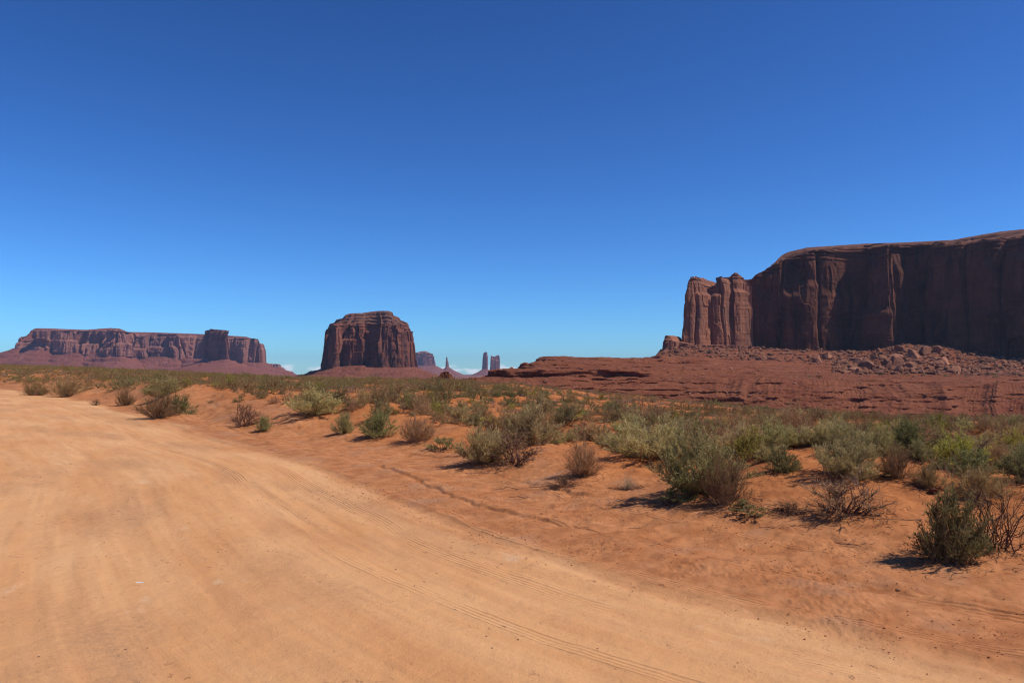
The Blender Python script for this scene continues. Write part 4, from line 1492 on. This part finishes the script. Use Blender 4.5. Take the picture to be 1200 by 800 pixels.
n = 5200
Yp = np.sqrt(RNG.uniform(5.2 ** 2, 30 ** 2, n))
Xp = pixw(RNG.uniform(-60, 1260, n), Yp)
s_, d_ = road_coords(Xp, Yp)
kp = RNG.random(n) < 0.30 + 0.6 * sstep(0, .5, vn(s_ / 5, d_ / 1.1, seed=401))
Xp, Yp = Xp[kp], Yp[kp]
sz = np.minimum(0.010, 0.0032 * (1 - RNG.random(len(Xp))) ** -0.5)
o = link('pebbles', soup('pebbles', np.stack([Xp, Yp, ground_z(Xp, Yp) + 0.3 * sz], -1), sz, 8, M_PEBBLE))
o['kind'] = 'stuff'
cl = []
for px, py, rx, n in ((470, 580, 0.9, 500), (440, 572, 0.6, 250), (545, 598, 0.5, 160), (690, 640, 0.5, 220), (600, 628, 0.35, 120), (1020, 655, 0.8, 260), (1150, 745, 0.5, 160), (700, 600, 1.0, 160), (860, 625, 1.2, 220)):
    x, y, z = hit(px, py, _gf)
    cl.append(np.column_stack([x + RNG.normal(size=n) * rx, y + RNG.normal(size=n) * rx * 0.9]))
cl = np.vstack(cl)
n = 16000
Yp = np.sqrt(RNG.uniform(5.2 ** 2, 26 ** 2, n))
Xp = pixw(RNG.uniform(100, 1260, n), Yp)
s_, d_ = road_coords(Xp, Yp)
kp = (d_ > -0.3) & (RNG.random(n) < 0.05 + 0.95 * sstep(0.05, .5, fbm(s_ / 2.6, d_ / 0.9, seed=411, octv=2)))
Xp, Yp = np.concatenate([Xp[kp], cl[:, 0]]), np.concatenate([Yp[kp], cl[:, 1]])
sz = np.minimum(0.012, 0.0040 * (1 - RNG.random(len(Xp))) ** -0.45)
o = link('clods', soup('clods', np.stack([Xp, Yp, ground_z(Xp, Yp) + 0.2 * sz], -1), sz, 9, M_CLOD))
o['kind'] = 'stuff'
# fallen twigs and leaf litter under and around the shrubs
P0 = []
rs = np.random.default_rng(5)
for (x, y, r) in PLACED:
    if y > 45 or y < 5:
        continue
    k = int(190 if y < 20 else 50)
    a = rs.uniform(0, 6.28, k)
    q = r * (0.4 + 1.1 * rs.random(k) ** 1.2)
    P0.append(np.stack([x + np.cos(a) * q, y + np.sin(a) * q], -1))
P0 = np.vstack(P0)
z0 = ground_z(P0[:, 0], P0[:, 1])
A = np.column_stack([P0, z0 + 0.008])
an = rs.uniform(0, 6.28, len(A))
ln = rs.uniform(.03, .16, len(A))
B = A + np.column_stack([np.cos(an) * ln, np.sin(an) * ln, rs.uniform(0, .03, len(A))])
B[:, 2] = np.maximum(B[:, 2], ground_z(B[:, 0], B[:, 1]) + 0.008)
V, Fq = quads_along(A, B, np.full(len(A), .007), np.full(len(A), .004), rs)
o = link('litter', mesh_np('litter', V, Fq, M_DEAD))
o['kind'] = 'stuff'

# low dry grass and seedlings between the shrubs
rs = np.random.default_rng(55)
n = 26000
Yg = np.sqrt(rs.uniform(9.5 ** 2, 95 ** 2, n))
Xg = pixw(rs.uniform(-40, 1240, n), Yg)
zg_, sg_, dg_, _a, _b, Eg_, dist_, _c = ground_z(Xg, Yg, True, True)
lg = np.interp(sg_ - RS[6 * 7], [-20, 0, 15, 35, 60, 120], [5.2, 7.2, 6.6, 4.0, 3.4, 2.8])
kp = (dg_ > lg) & (dist_ < Eg_) & (rs.random(n) < 0.12 + 0.8 * sstep(0.0, 0.5, fbm(Xg / 4, Yg / 4, seed=501, octv=2)))
Xg, Yg, zg_ = Xg[kp], Yg[kp], zg_[kp]
nb = 22
C = np.repeat(np.column_stack([Xg, Yg, zg_]), nb, 0)
hh = np.repeat(rs.uniform(.06, .34, len(Xg)), nb)
a = rs.uniform(0, 6.28, len(C))
q = rs.random(len(C))
A = C + np.column_stack([np.cos(a) * q * hh * .4, np.sin(a) * q * hh * .4, np.zeros(len(C))])
B = A + np.column_stack([np.cos(a) * hh * .7 * q + rs.normal(size=len(C)) * .02, np.sin(a) * hh * .7 * q + rs.normal(size=len(C)) * .02, hh * rs.uniform(.5, 1, len(C))])
V, Fq = quads_along(A, B, 0.005 + 0.00016 * C[:, 1], 0.002 + 0.0001 * C[:, 1], rs)
me = mesh_np('dry_grass', V, Fq, M_STRAW)
me.materials.append(M_BROWN)
me.materials.append(M_SAGE)
me.polygons.foreach_set('material_index', np.repeat(rs.choice([0, 0, 1, 1, 2], len(Xg)), nb).astype(np.int32))
o = link('dry_grass', me)
o['kind'] = 'stuff'


# ------------------------------------------------------------------ air
def build_haze():
    R, z0, z1 = 13500, -32.0, 270.0
    V = np.array([(x, y, z) for x in (-R, R) for y in (-R, R) for z in (z0, z1)], float)
    Fq = np.array([(0, 1, 3, 2), (4, 6, 7, 5), (0, 4, 5, 1), (2, 3, 7, 6), (0, 2, 6, 4), (1, 5, 7, 3)])
    m = bpy.data.materials.new('thin_haze')
    m.use_nodes = True
    nt = m.node_tree
    nt.nodes.clear()
    out = nt.nodes.new('ShaderNodeOutputMaterial')
    pv = nt.nodes.new('ShaderNodeVolumePrincipled')
    pv.inputs['Color'].default_value = (0.62, 0.74, 1.0, 1)
    pv.inputs['Density'].default_value = 4.6e-5
    pv.inputs['Anisotropy'].default_value = 0.35
    nt.links.new(pv.outputs[0], out.inputs['Volume'])
    o = link('haze', mesh_np('haze', V, Fq, m))
    o['kind'] = 'stuff'


build_haze()
